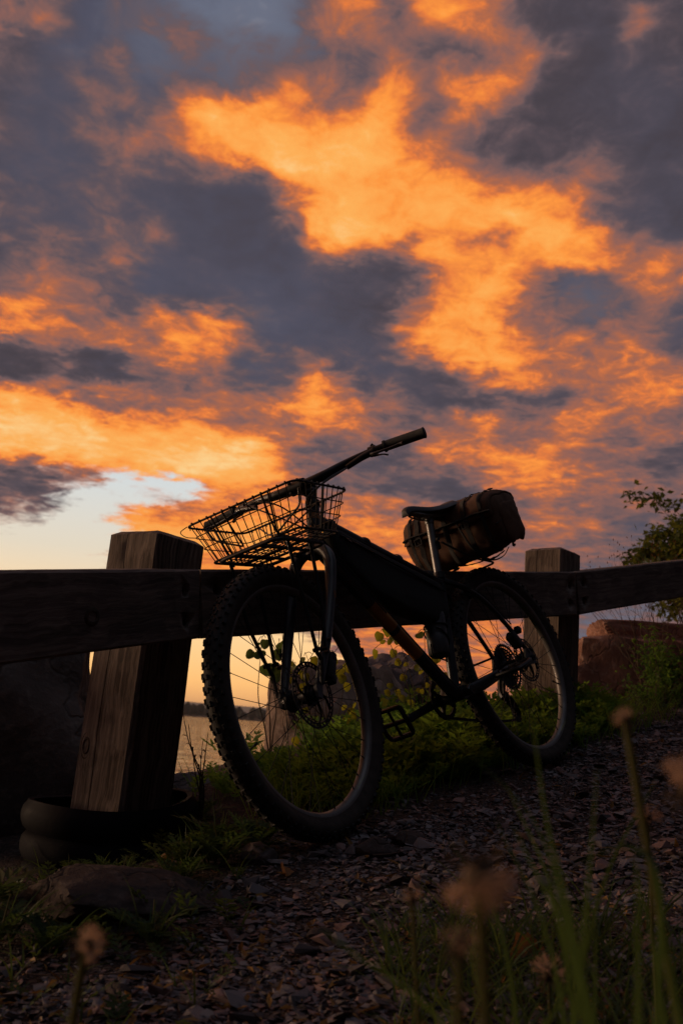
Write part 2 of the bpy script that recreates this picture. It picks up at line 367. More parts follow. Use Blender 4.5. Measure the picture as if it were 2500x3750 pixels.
def woodmat(name, dark, light, along=0):
    m, t, out = new_mat(name); v = t.new('ShaderNodeTexCoord').outputs['Object']
    sx = [9.0, 9.0, 9.0]; sx[along] = .22
    oi = t.new('ShaderNodeObjectInfo')
    v = t.vmath('ADD', v, t.comb(t.math('MULTIPLY', oi.outputs['Random'], 9.0), 0.0, 0.0))
    warp = t.vmath('SCALE', t.vmath('SUBTRACT', t.noise(v, 5.0, 3, .5, 0, 1), (.5, .5, .5)), None, .05)
    vs = t.vmath('MULTIPLY', t.vmath('ADD', v, warp), tuple(sx))
    g1 = t.noise(vs, 14.0, 6, .7, .4); g2 = t.noise(vs, 2.6, 4, .6, 1.5); st = t.noise(v, 3.0, 5, .6)
    # growth rings cut lengthwise
    wv = t.new('ShaderNodeTexWave', wave_type='BANDS', bands_direction='Y' if along != 1 else 'X', wave_profile='SIN')
    t.put(wv.inputs['Vector'], vs); wv.inputs['Scale'].default_value = 2.2; wv.inputs['Distortion'].default_value = 5.0
    wv.inputs['Detail'].default_value = 3.0; wv.inputs['Detail Scale'].default_value = .8
    f = t.math('ADD', t.math('MULTIPLY', g1, .62), t.math('ADD', t.math('MULTIPLY', wv.outputs[1], .06), t.math('MULTIPLY', g2, .36)))
    col = t.mix(t.mr(f, .43, .66), dark, light)
    col = t.mix(t.mr(st, .35, .8, 0, .35), col, tuple(q * .8 for q in dark))
    crack = t.mr(g2, .22, .29, 1, 0)
    col = t.mix(crack, col, tuple(q * .15 for q in dark))
    h = t.math('SUBTRACT', t.math('ADD', t.math('MULTIPLY', g1, .6), t.math('MULTIPLY', wv.outputs[1], .12)), t.math('MULTIPLY', crack, 1.2))
    principled(t, out, col, .82, 0, bump(t, h, .8, .004), .2); return m
def rockmat(name, c1, c2, c3, scale=3.0, streak=False, rel=.02):
    m, t, out = new_mat(name); v = t.new('ShaderNodeTexCoord').outputs['Object']
    vs = t.vmath('MULTIPLY', v, (1, 1, .3)) if streak else v
    n1 = t.noise(vs, scale, 6, .62, .3); n2 = t.noise(v, scale * 7, 5, .65)
    mu = t.new('ShaderNodeTexVoronoi', feature='DISTANCE_TO_EDGE'); t.put(mu.inputs['Vector'], t.vmath('ADD', v, t.vmath('SCALE', t.noise(v, scale * 2, 3, .5, 0, 1), None, .3))); mu.inputs['Scale'].default_value = scale * .8
    ck = t.mr(mu.outputs['Distance'], 0, .03, 1, 0)
    col = t.mix(t.mr(n1, .35, .65), c1, c2); col = t.mix(t.mr(n2, .52, .72, 0, .8), col, c3)
    col = t.mix(t.math('MULTIPLY', ck, .35), col, tuple(q * .3 for q in c1))
    h = t.math('SUBTRACT', t.math('ADD', n1, t.math('MULTIPLY', n2, .45)), t.math('MULTIPLY', ck, .25))
    principled(t, out, col, .85, 0, bump(t, h, .7, rel), .25); return m
M_ = {}
M_['post'] = woodmat('weathered_post_wood', (.065, .047, .038), (.34, .265, .215), 2)
M_['rail'] = woodmat('weathered_rail_wood', (.10, .075, .066), (.30, .235, .205), 0)
M_['collar'] = plain('black_culvert_plastic', (.006, .0065, .009), (.012, .012, .015), .55, scale=8, bmp=.35, bscale=60, r2=.85, spec=.06)
M_['hole'] = plain('rusty_bolt', (.035, .02, .014), (.07, .04, .025), .7, .6, 60)
M_['rock_dark'] = rockmat('dark_boulder', (.05, .044, .044), (.12, .10, .094), (.20, .175, .16), 3.2)
M_['rock_brown'] = rockmat('brown_boulder', (.15, .105, .082), (.29, .21, .17), (.38, .30, .26), 3.0, True)
M_['rock_red'] = rockmat('red_sandstone', (.20, .095, .068), (.36, .19, .14), (.46, .30, .24), 3.5, True)
M_['rock_low'] = rockmat('brown_black_boulder', (.035, .026, .024), (.065, .048, .044), (.10, .08, .075), 5.0)
M_['rock_grey'] = rockmat('grey_boulder', (.08, .065, .065), (.17, .14, .14), (.25, .21, .20), 4.0)
# ------------------------------------------------------------------ ground, water, far shore
RX, RY = .6577, .7533                       # the fence runs up the slope along (RX, RY)
def pq(x, y): return RX * x + RY * y, RY * x - RX * y
def xy(p, q): return RX * p + RY * q, RY * p - RX * q
def sst(a, b, x):
    t = min(1, max(0, (x - a) / (b - a))); return t * t * (3 - 2 * t)
WATER = -1.35
def ground_z(x, y, fine=True):
    p, q = pq(x, y)
    pp = p if p < 7 else 7 + 5 * math.tanh((p - 7) / 5) * .8
    pp = pp if pp > -2 else -2 - 3 * math.tanh((-2 - pp) / 3)
    z = .1687 * pp
    z -= .07 * sst(-1.9, -2.25, q) * sst(2.4, 1.6, p)
    if q > .9: z += 4.0 * (1 - math.exp(-(q - .9) * .11))  # bank out of view on the right, added to block light from there
    e = -2.62 - .05 * p + .18 * noise.noise(Vector((p * .9, 3.1, 0)))
    k = sst(e, e - 3.2, q); z = z * (1 - k) + (-2.6) * k
    if q < e: z += .16 * k * (1 - k) * 4 * noise.noise(Vector((x * 1.3, y * 1.3, 5)))
    if fine and abs(x) < 9 and -2 < y < 14:
        z += .010 * fbm((x * 3.1, y * 3.1, 0), 3) + .004 * noise.noise(Vector((x * 17, y * 17, 2)))
    elif fine: z += .12 * fbm((x * .21, y * .21, 0), 3)
    return z
def axis_lines(lo, hi, step, far, grow=1.22):
    c = list(np.arange(lo, hi + 1e-6, step)); a, s = lo, step
    L = []
    while a > -far: s *= grow; a -= s; L.append(a)
    b, s = hi, step; H = []
    while b < far: s *= grow; b += s; H.append(b)
    return L[::-1] + c + H
gx = axis_lines(-2.2, 3.4, .045, 140); gy = axis_lines(.6, 7.4, .045, 140)
V = [(x, y, ground_z(x, y)) for y in gy for x in gx]; nx = len(gx)
F = [(j * nx + i, j * nx + i + 1, (j + 1) * nx + i + 1, (j + 1) * nx + i) for j in range(len(gy) - 1) for i in range(nx - 1)]
m, t, out = new_mat('gravelly_soil'); v = t.new('ShaderNodeTexCoord').outputs['Object']
vo = t.new('ShaderNodeTexVoronoi', feature='F1'); t.put(vo.inputs['Vector'], t.vmath('MULTIPLY', v, (1, 1, .3))); vo.inputs['Scale'].default_value = 75; vo.inputs['Randomness'].default_value = 1
vd = t.new('ShaderNodeTexVoronoi', feature='DISTANCE_TO_EDGE'); t.put(vd.inputs['Vector'], t.vmath('MULTIPLY', v, (1, 1, .3))); vd.inputs['Scale'].default_value = 75
nn = t.noise(v, 5, 5); n2 = t.noise(v, 160, 4, .7)
col = t.mix(t.new('ShaderNodeSeparateColor').outputs[0], (.03, .02, .017), (.03, .02, .017))
sepc = t.new('ShaderNodeSeparateColor'); t.l.new(vo.outputs['Color'], sepc.inputs[0])
col = t.ramp(sepc.outputs[0], [(0, (.030, .022, .020)), (.4, (.055, .040, .038)), (.7, (.085, .050, .042)), (1, (.095, .080, .078))])
col = t.mix(t.mr(vd.outputs['Distance'], 0, .06, 1, 0), col, (.016, .012, .010))
col = t.mix(t.mr(nn, .5, .7, 0, .75), col, (.030, .022, .017)); col = t.mix(t.mr(n2, .55, .8, 0, .5), col, (.10, .075, .06))
h = t.math('ADD', t.mr(vd.outputs['Distance'], 0, .15), t.math('MULTIPLY', n2, .3))
principled(t, out, col, .85, 0, bump(t, h, .9, .008), .2); M_['soil'] = m
ground = link(bpy.data.objects.new('gravel_path', fast_mesh('gravel_path', V, F, M_['soil'], smooth=True))); tag(ground, kind='structure')
# water: one wide sheet out to the far shore and beyond
m, t, out = new_mat('lake_water'); v = t.new('ShaderNodeTexCoord').outputs['Object']
vs = t.vmath('MULTIPLY', v, (.32, 1.0, 1))
h = t.math('ADD', t.noise(vs, .16, 3, .5, .4), t.math('MULTIPLY', t.noise(vs, .8, 3, .55, .5), .30))
p_ = principled(t, out, (.02, .03, .035), .04, 0, bump(t, h, 1.0, 1.1)); p_.inputs['IOR'].default_value = 1.33; M_['water'] = m
g = Geo(); g.add([(-24000, -200, WATER), (24000, -200, WATER), (24000, 26000, WATER), (-24000, 26000, WATER)], [(0, 1, 2, 3)])
tag(g.obj('water', M_['water']), kind='structure')
# far shore: a low strip of land, its wood, and hills behind
M_['far_land'] = plain('far_land', (.035, .04, .035), (.05, .05, .045), .9, scale=.01)
M_['far_wood'] = plain('far_wood', (.022, .03, .022), (.04, .045, .03), .9, scale=.02)
M_['hills'] = plain('far_hills', (.055, .07, .075), (.075, .085, .09), .95, scale=.001)
V = []; F = []; N = 90
for i in range(N + 1):
    x = -2600 + 5200 * i / N; yb = 1900 + 120 * fbm((x * .0011, 0, 3))
    for k, (dy, z) in enumerate(((0, WATER - .5), (25, WATER + 1.2), (200, WATER + 5 + 3 * noise.noise(Vector((x * .004, 1, 1)))), (900, WATER + 8), (1000, WATER - .5))):
        V.append((x, yb + dy, z))
for i in range(N):
    for k in range(4): a = i * 5 + k; F.append((a, a + 5, a + 6, a + 1))
g = Geo(); g.add(V, F); tag(g.obj('far_shore', M_['far_land']), kind='structure')
rng = random.Random(4); base = bmesh.new(); bmesh.ops.create_icosphere(base, subdivisions=1, radius=1)
bv = np.array([v.co[:] for v in base.verts]); bf = np.array([[q.index for q in f.verts] for f in base.faces]); base.free()
VV = []; FF = []; off = 0
for i in range(1500):
    x = rng.uniform(-1900, 900); y = 1900 + 120 * fbm((x * .0011, 0, 3)) + rng.uniform(15, 330)
    s = rng.uniform(5, 9) * (1 + .35 * noise.noise(Vector((x * .006, 0, 9)))); hgt = s * rng.uniform(.9, 1.6)
    vv = bv * (1 + .28 * np.array([[rng.uniform(-1, 1)] for _ in bv])) * np.array([s, s, hgt]) + np.array([x, y, WATER + 3 + hgt * .9])
    VV.append(vv); FF.append(bf + off); off += len(bv)
wood = link(bpy.data.objects.new('far_wood', fast_mesh('far_wood', np.concatenate(VV), np.concatenate(FF), M_['far_wood'])))
tag(wood, 'dark band of far trees along the lake horizon', 'woodland', kind='stuff')
V = []; F = []; N = 120
for i in range(N + 1):
    x = -9000 + 18000 * i / N
    ht = 165 + 45 * fbm((x * .00035, 2, 0), 4) - .004 * abs(x + 1500)
    for dy, zz in ((0, 0), (900, .55), (2000, .95), (2600, 1.0), (5000, .3)): V.append((x, 11000 + dy + 500 * noise.noise(Vector((x * .0004, 5, 0))), WATER - .4 + max(5, ht) * zz * (1 + .06 * noise.noise(Vector((x * .002, dy * .001, 2))))))
for i in range(N):
    for k in range(4): a = i * 5 + k; F.append((a, a + 5, a + 6, a + 1))
g = Geo(); g.add(V, F); tag(g.obj('hills', M_['hills'], angle=180), kind='structure')

# the evening air over the lake
m, t, out = new_mat('evening_haze'); pv = t.new('ShaderNodeVolumePrincipled'); pv.inputs['Color'].default_value = (.90, .91, .96, 1); pv.inputs['Density'].default_value = 4.5e-5; pv.inputs['Anisotropy'].default_value = .2
t.l.new(pv.outputs[0], out.inputs['Volume'])
g = Geo(); g.box((0, 13300, 114), (52000, 28000, 236)); hz = g.obj('haze', m, smooth=False); tag(hz, 'thin evening haze over the lake and far hills', 'haze', kind='stuff')
# ------------------------------------------------------------------ fence
def timber(name, L, sx, sy, mat, parent, seed, cuts=(), cham=.012, step=.03, along=2, notch=()):
    """a rough sawn timber along local Z from 0 to L; eased edges, slight waviness, counterbored holes (pos, z, face)"""
    bm = bmesh.new(); rings = []
    nz = max(2, int(L / step)); prof = []
    for cx, cy in ((1, 1), (-1, 1), (-1, -1), (1, -1)):
        a = (sx / 2 * cx, sy / 2 * cy); c = cham * .6
        pts = [(a[0], a[1] - c * cy), (a[0] - c * cx, a[1])]
        if cx * cy < 0: pts = pts[::-1]
        prof += pts
    full = []
    for i in range(8):
        a, b = prof[i], prof[(i + 1) % 8]; k = 1 if i % 2 == 0 else 5
        for j in range(k): full.append((a[0] + (b[0] - a[0]) * j / k, a[1] + (b[1] - a[1]) * j / k))
    for nx in notch:                                               # drying cracks in the -Y face
        i = max(j for j, (x, y) in enumerate(full) if y < -sy / 2 + 1e-6 and x < nx) ; full[i + 1:i + 1] = [(nx - .0016, -sy / 2), (nx, -sy / 2 + .012), (nx + .0016, -sy / 2)]
    zs = [0.0] + [L * i / nz for i in range(1, nz)] + [L]
    V = []
    for iz, z in enumerate(zs):
        s = 1.0
        for x, y in full:
            d = .0022 * fbm((x * 9 + seed, y * 9, z * 2.2), 3) + .0012 * noise.noise(Vector((x * 60, y * 60 + seed, z * 4)))
            if notch and y > -sy / 2 + .001 and y < -sy / 2 + .02 and abs(x) < sx * .4:   # the crack opens and closes along the grain
                y = -sy / 2 + .012 * max(0.0, min(1.0, .75 + 1.6 * noise.noise(Vector((seed, 9, z * 3.1)))))
            l = sqrt(x * x + y * y); k = 1 + d / l; V.append((x * k + (.016 * noise.noise(Vector((seed, 4, z * 2.3))) + .003 * noise.noise(Vector((seed, 4, z * 14))) if notch and y < -sy / 2 + .02 and abs(x) < sx * .42 else 0), y * k, z))
    n = len(full)
    def capring(z, zc, sc): 
        return [(x * sc, y * sc, zc + .0015 * noise.noise(Vector((x * 40, y * 40, seed)))) for x, y in full]
    V = capring(0, -0.0, 1 - cham / (sx / 2)) + V + capring(L, L + cham * .8, 1 - cham * 1.3 / (sx / 2))
    nr = len(zs) + 2; F = []
    for i in range(nr - 1):
        for j in range(n): j2 = (j + 1) % n; F.append((i * n + j, i * n + j2, (i + 1) * n + j2, (i + 1) * n + j))
    F.append(tuple(reversed(range(n)))); F.append(tuple((nr - 1) * n + j for j in range(n)))
    g = Geo(); g.add(V, F)
    if along == 0: g.xf(lambda p: Vector((p.z, p.x, p.y)))      # lie it along X
    o = g.obj(name, mat, parent, angle=35)
    if cuts:
        c = Geo()
        for (ax, ay, r) in cuts:                                   # holes bored into the front (-Y) face
            c.lathe([(0, -sx), (r, -sx), (r * .96, -sx / 2 + .028), (0, -sx / 2 + .03)], Matrix.Translation((ax, 0, ay)), n=20)
        cm = c.mesh('cut', mat); co = bpy.data.objects.new('cut', cm); COL.objects.link(co)
        md = o.modifiers.new('b', 'BOOLEAN'); md.object = co; md.solver = 'EXACT'; md.operation = 'DIFFERENCE'
        dg = bpy.context.evaluated_depsgraph_get(); me = bpy.data.meshes.new_from_object(o.evaluated_get(dg))
        o.modifiers.clear(); o.data = me; bpy.data.objects.remove(co)
    return o
PS = .19
M_['knot'] = plain('dark_knot_wood', (.030, .020, .014), (.085, .058, .042), .8, scale=60, bmp=.6, bscale=150)
def post(corner, yaw, zbase, ztop, lean, label, seed, knots=(), PS=.19):
    """corner = the edge nearest the path; the post stands behind the rails"""
    l = Vector((-cos(yaw), sin(yaw), 0)); r = Vector((sin(yaw), cos(yaw), 0))
    c = Vector((corner[0], corner[1], 0)) + (l + r) * (PS / 2)
    M = Matrix.Translation((c.x, c.y, zbase)) @ Matrix.Rotation(lean, 4, 'Y') @ Matrix.Rotation(-yaw, 4, 'Z')
    o = timber('fence_post', ztop - zbase, PS, PS, M_['post'], None, seed, cham=.016, notch=(-.024,))
    o.matrix_world = M; tag(o, label, 'fence post', 'square fence posts')
    for kx, kz, kr in knots:
        g = Geo().lathe([(0, -PS / 2 + .004), (kr * .30, -PS / 2 + .006), (kr * .42, -PS / 2 - .002), (kr * .62, -PS / 2 - .003), (kr * .72, -PS / 2 + .0005), (kr * 1.0, -PS / 2 - .0012), (kr * 1.2, -PS / 2 + .002)], n=20)
        g.xf(lambda p: Vector((p.x * .75 + kx + .002 * noise.noise(p * 60), p.y, p.z * 1.35 + kz))); g.obj('knot', M_['knot'], o, angle=60)
    return o
post((-.546, 2.785), radians(34), -.05, .395 + CZ + .105, radians(1.7), 'nearest thick square wooden fence post rising from the black corrugated collar, left of the bicycle', 3.0, [(-.066, .575, .027)], .203)
post((1.0, 4.40), radians(40), .35, .72 + CZ + .125, 0, 'farther square wooden fence post behind the rear wheel of the bicycle', 8.0, [(.05, .42, .018)])
RT = .165
def rail(a, b, label, seed, cuts, knot=None, RH=.187):
    """timber rail, a and b = top front edge ends"""
    a, b = Vector(a) + Vector((0, 0, CZ)), Vector(b) + Vector((0, 0, CZ)); d = b - a; L = d.length; X = d / L
    Yb = Vector((-d.y, d.x, 0)).normalized(); Z = X.cross(Yb)
    M = Matrix(((X.x, Yb.x, Z.x), (X.y, Yb.y, Z.y), (X.z, Yb.z, Z.z))).to_4x4()
    o_ = a + Yb * (RT / 2) - Z * (RH / 2); M.translation = o_
    o = timber('fence_rail', L, RT, RH, M_['rail'], None, seed, [(x if x >= 0 else L + x, z, r) for x, z, r in cuts], .010, .05, 0)
    o.matrix_world = M; tag(o, label, 'fence rail', 'timber fence rails')
    for x, z, r in cuts:
        g = Geo(); x = x if x >= 0 else L + x
        g.lathe([(0, -RT / 2 + .012), (r * .5, -RT / 2 + .012), (r * .52, -RT / 2 + .03)], Matrix.Translation((x, 0, z)), n=6)
        g.obj('bolt_head', M_['hole'], o)
    for kx, kz, kr in (knot or ()):
        g = Geo().lathe([(0, -RT / 2 + .003), (kr * .4, -RT / 2 + .004), (kr * .5, -RT / 2 - .0015), (kr * .8, -RT / 2 - .002), (kr, -RT / 2 + .002)], n=20)
        g.xf(lambda p: Vector((p.x * 1.3 + (kx if kx >= 0 else L + kx), p.y, p.z + kz))); g.obj('knot', M_['knot'], o, angle=60)
    return o
rail((-1.025, 1.128, .095), (-.372, 2.672, .388), 'near timber fence rail at the left edge, ending just past the near post', 11.0, [(-.07, .038, .0195), (-.065, -.042, .0195)], [(-.47, -.012, .024)])
rail((-.368, 2.678, .389), (1.030, 4.279, .724), 'middle timber fence rail the bicycle leans against, between the two posts', 17.0, [(.06, .04, .0195), (.06, -.04, .0195), (-.05, .036, .0195), (-.055, -.04, .0195)])
rail((1.036, 4.285, .726), (2.66, 5.91, 1.222), 'far timber fence rail climbing to the right edge beyond the far post', 23.0, [(.055, .04, .0195), (.05, -.038, .0195)])
# black corrugated collars the posts stand in
def collar(c, zb, ht, r, label, tilt=(0, 0)):
    g = Geo(); pr = [(r - .03, ht * .15)]
    k = 3; pr = []
    for i in range(k):
        z0 = ht * i / k; w_ = ht / k
        for a in range(7):
            t_ = a / 6; pr.append((r + .017 * sin(pi * t_) ** .6 - .012, z0 + w_ * t_))
    pr += [(r - .014, ht + .004), (r - .026, ht + .002)]
    inner = [(x - .016, z) for x, z in reversed(pr[:-2])]
    P = pr + inner
    V = []; n = 72
    for j in range(n):
        a = 2 * pi * j / n
        for x, z in P:
            wob = 1 + .012 * sin(2 * a + 1) ; V.append((x * wob * cos(a), x * wob * sin(a), z + .010 * sin(a * 2 + .5)))
    K = len(P); F = [(j * K + i, ((j + 1) % n) * K + i, ((j + 1) % n) * K + i + 1, j * K + i + 1) for j in range(n) for i in range(K - 1)]
    g.add(V, F); o = g.obj('post_collar', M_['collar'], angle=60); o.location = (c[0], c[1], zb); o.rotation_euler = (tilt[0], tilt[1], 0)
    tag(o, label, 'pipe collar', 'black corrugated post collars'); return o
collar((-.57, 2.925), .150, .235, .235, 'black corrugated plastic collar round the foot of the near post', (radians(3), radians(-4)))
collar((1.0, 4.55), .55, .14, .22, 'black corrugated plastic collar round the foot of the far post', (radians(4), radians(-6)))
# ------------------------------------------------------------------ boulders
def rock_mesh(name, size, seed, mat, nplanes=16, sub=4, rough=.06, flat_top=None, boxy=0.0):
    rng = random.Random(seed); pl = []
    for i in range(nplanes):
        d = Vector((rng.gauss(0, 1), rng.gauss(0, 1), rng.gauss(0, 1))).normalized(); pl.append((d, rng.uniform(.72, 1.0)))
    if boxy:
        for d in ((1, 0, 0), (-1, 0, 0), (0, 1, 0), (0, -1, 0), (0, 0, 1), (0, 0, -1)):
            pl.append(((Vector(d) + Vector((rng.uniform(-.1, .1), rng.uniform(-.1, .1), rng.uniform(-.1, .1)))).normalized(), boxy))
    if flat_top: pl.append((Vector((.04, .03, 1)).normalized(), flat_top))
    bm = bmesh.new(); bmesh.ops.create_icosphere(bm, subdivisions=sub, radius=1)
    for v in bm.verts:
        d = v.co.normalized(); r = 1.15
        for n_, k in pl:
            c = n_.dot(d)
            if c > .05: r = min(r, k / c)
        r *= 1 + rough * fbm(d * 2.2 + Vector((seed, 0, 0)), 4) + rough * .35 * noise.noise(d * 14 + Vector((0, seed, 0)))
        v.co = Vector((d.x * r * size[0], d.y * r * size[1], d.z * r * size[2]))
    me = bpy.data.meshes.new(name); bm.to_mesh(me); bm.free(); me.materials.append(mat)
    me.polygons.foreach_set('use_smooth', [True] * len(me.polygons)); me.set_sharp_from_angle(angle=radians(38)); return me
def boulder(loc, size, seed, mat, label, rz=0, **kw):
    o = link(bpy.data.objects.new('boulder', rock_mesh('boulder', size, seed, M_[mat], **kw)))
    o.location = loc; o.rotation_euler = (0, 0, rz); tag(o, label, 'rock'); return o
boulder((-1.31, 3.42, .42), (.605, .46, .74), 31, 'rock_dark', 'big dark upright boulder behind the near rail at the left edge', .3, boxy=.82, sub=5)
boulder((.07, 4.62, .50), (.46, .36, .47), 12, 'rock_brown', 'brown boulder seen through the front wheel of the bicycle', .5, boxy=.85, sub=5, rough=.09)
boulder((.33, 4.98, .66), (.27, .26, .38), 5, 'rock_grey', 'rough grey brown boulder behind the sapling, between the two wheels', .2, sub=5, rough=.13)
boulder((1.80, 5.85, .90), (.66, .44, .50), 21, 'rock_red', 'large red sandstone block below the far rail', -.15, nplanes=5, boxy=.66, sub=5, rough=.05)
boulder((2.02, 6.00, 1.26), (.60, .34, .12), 22, 'rock_red', 'flat red sandstone slab on top of the large red block', -.1, nplanes=4, boxy=.7, sub=5, rough=.05)
boulder((-.47, 3.50, .28), (.17, .12, .15), 41, 'rock_grey', 'small grey rock at the water edge between near post and front wheel', .4)
boulder((-.64, 3.62, .26), (.15, .12, .13), 47, 'rock_grey', 'second small grey rock at the water edge, just right of the near post', 1.4)
boulder((-.40, 2.16, .255), (.22, .14, .070), 53, 'rock_low', 'low dark brown rock lying on the gravel at lower left', .1, sub=5, rough=.07)
# ------------------------------------------------------------------ bicycle (bike axes: x forward, y to its left, z up; origin under the rear hub)
M_['paint'] = plain('black_frame_paint', (.010, .011, .014), (.016, .017, .021), .26, scale=12, r2=.42)
M_['gold'] = plain('ochre_frame_paint', (.36, .13, .020), (.26, .09, .015), .32, scale=25, r2=.5)
M_['fork'] = plain('dark_grey_fork_paint', (.035, .037, .042), (.05, .052, .058), .30, scale=20, r2=.45)
M_['blackmetal'] = plain('black_anodised_metal', (.012, .012, .014), (.02, .02, .023), .38, .5, 40)
M_['rubber'] = plain('tyre_rubber', (.008, .0075, .0075), (.016, .0145, .014), .72, scale=60, bmp=.3, bscale=300)
M_['sidewall'] = plain('tyre_sidewall', (.034, .021, .016), (.020, .014, .012), .75, scale=35, bmp=.25, bscale=400, bdist=.001)
M_['rim'] = plain('grey_rim', (.17, .155, .15), (.12, .11, .105), .40, .5, 18, r2=.6)
M_['spoke'] = plain('black_spoke', (.010, .010, .010), (.016, .016, .016), .7, scale=40)
M_['steel'] = plain('brushed_steel', (.30, .29, .28), (.20, .19, .19), .34, .9, 50, r2=.5)
M_['post_metal'] = plain('grey_seatpost', (.17, .165, .165), (.12, .12, .12), .34, .8, 20, r2=.48)
M_['wire'] = plain('black_coated_wire', (.012, .011, .012), (.024, .019, .017), .42, .3, 60)
M_['grip'] = plain('grip_rubber', (.012, .012, .013), (.018, .018, .019), .65, scale=80, bmp=.8, bscale=500, bdist=.002)
M_['saddle'] = plain('saddle_vinyl', (.014, .016, .022), (.02, .022, .028), .45, scale=40, bmp=.2, bscale=300)
M_['cable'] = plain('cable_housing', (.012, .012, .013), (.02, .02, .02), .35, scale=40)
M_['canvas'] = plain('brown_waxed_canvas', (.125, .056, .028), (.070, .033, .018), .8, scale=9, bmp=.35, bscale=420, bdist=.0015)
M_['webbing'] = plain('black_webbing', (.012, .011, .012), (.02, .018, .017), .75, scale=120, bmp=.4, bscale=600, bdist=.001)
M_['nylon'] = plain('black_nylon', (.007, .007, .007), (.012, .011, .011), .85, scale=14, bmp=.35, bscale=350, bdist=.0015)
M_['letter'] = plain('pale_print', (.32, .31, .31), (.2, .2, .2), .5, scale=90)
PSI, LEAN, SIG, STEER = radians(231.20319), radians(18.31040), radians(-9.5705), radians(7.09029)
BM = Matrix.Translation((.78662, 3.57812, -.08828 + CZ)) @ Matrix.Rotation(PSI, 4, 'Z') @ Matrix.Rotation(-SIG, 4, 'Y') @ Matrix.Rotation(LEAN, 4, 'X')
bike = empty('bicycle', BM)
tag(bike, 'black mountain bike with front wire basket leaning against the timber rail', 'bicycle')
WB, R0 = 1.19095, .372
AX0 = Vector((1.14595, 0, .35530)); AXD = Vector((.34793, 0, -.93752))
SM = Matrix.Translation(AX0) @ Matrix.Rotation(STEER, 4, -AXD) @ Matrix.Translation(-AX0)
def S(p): return SM @ Vector(p)
def part(g, name, mat, steer=False, parent=bike, **kw):
    if steer: g.xf(S)
    return g.obj(name, mat, parent, **kw)
def sw(f): return [f(1), f(-1)]
# frame
g = Geo()
HT0, HT1 = Vector((.886, 0, .957)), Vector((.942, 0, .806))
BBc = Vector((.444, 0, .304)); DT0 = Vector((.927, 0, .806)); ST1 = Vector((.309, 0, .712)); TT0, TT1 = Vector((.900, 0, .900)), Vector((.322, 0, .682))
def lerp(a, b, t): return Vector(a) + (Vector(b) - Vector(a)) * t
g.tube([lerp(HT0, HT1, t) for t in (0, .02, .1, .12, .88, .9, 1)], [.0235, .0235, .0235, .0205, .0205, .0235, .0235], 18, 0)
g.tube([lerp(HT0, HT1, t) for t in (.30, .42)], .0212, 18, 1, cap=False)
g.tube([lerp(HT0, HT1, t) for t in (.58, .84)], .0212, 18, 1, cap=False)
g.tube([TT0, lerp(TT0, TT1, .5), TT1], [.0195, .0185, .016], 16, 0)
g.tube([DT0, lerp(DT0, BBc, .36)], .0215, 18, 0, cap=False); g.tube([lerp(DT0, BBc, .36), lerp(DT0, BBc, .52)], .0216, 18, 1, cap=False)
g.tube([lerp(DT0, BBc, .52), lerp(DT0, BBc, .545)], .0216, 18, 0, cap=False); g.tube([lerp(DT0, BBc, .545), lerp(DT0, BBc, .71)], .0216, 18, 1, cap=False)
g.tube([lerp(DT0, BBc, .71), BBc], .0215, 18, 0, cap=False)
g.tube([BBc, ST1], .0172, 16, 0)
g.tube([BBc + Vector((0, -.038, 0)), BBc + Vector((0, .038, 0))], .0225, 20, 0)
for s in (1, -1):
    g.tube(smooth_path([(.316, .012 * s, .690), (.262, .034 * s, .664), (.165, .050 * s, .604), (.07, .062 * s, .492), (.002, .068 * s, .392)], 5), [.011, .010, .009, .008, .008], 10, 0)
    g.tube(smooth_path([(.436, .026 * s, .300), (.36, .052 * s, .306), (.2, .060 * s, .338), (.0, .068 * s, .366)], 5), [.014, .0125, .010, .009], 10, 0)
    g.prism([(-.02, .352), (.03, .350), (.045, .368), (.02, .415), (-.004, .405), (-.022, .380)], .008, 1, .069 * s, 0)
g.tube([(.20, -.048, .622), (.20, .048, .622)], .007, 8, 0); g.tube([(.35, -.05, .309), (.35, .05, .309)], .007, 8, 0)
part(g, 'frame', [M_['paint'], M_['gold']])
# headset, steerer spacers, stem
g = Geo(); g.tube([HT0, lerp(HT0, (.866, 0, 1.010), 1)], .0175, 16); g.tube([(.868, 0, 1.006), (.864, 0, 1.018)], [.019, .015], 16)
g.tube([(.873, 0, .990), (.905, 0, .997), (.936, 0, 1.002)], [.021, .0175, .019], 14)
g.tube([(.94, -.026, 1.002), (.94, .026, 1.002)], .0215, 16)
for y in (-.017, .017):
    for z in (.986, 1.018): g.tube([(.95, y, z), (.966, y, z)], .0042, 6)
part(g, 'stem', M_['blackmetal'], True)
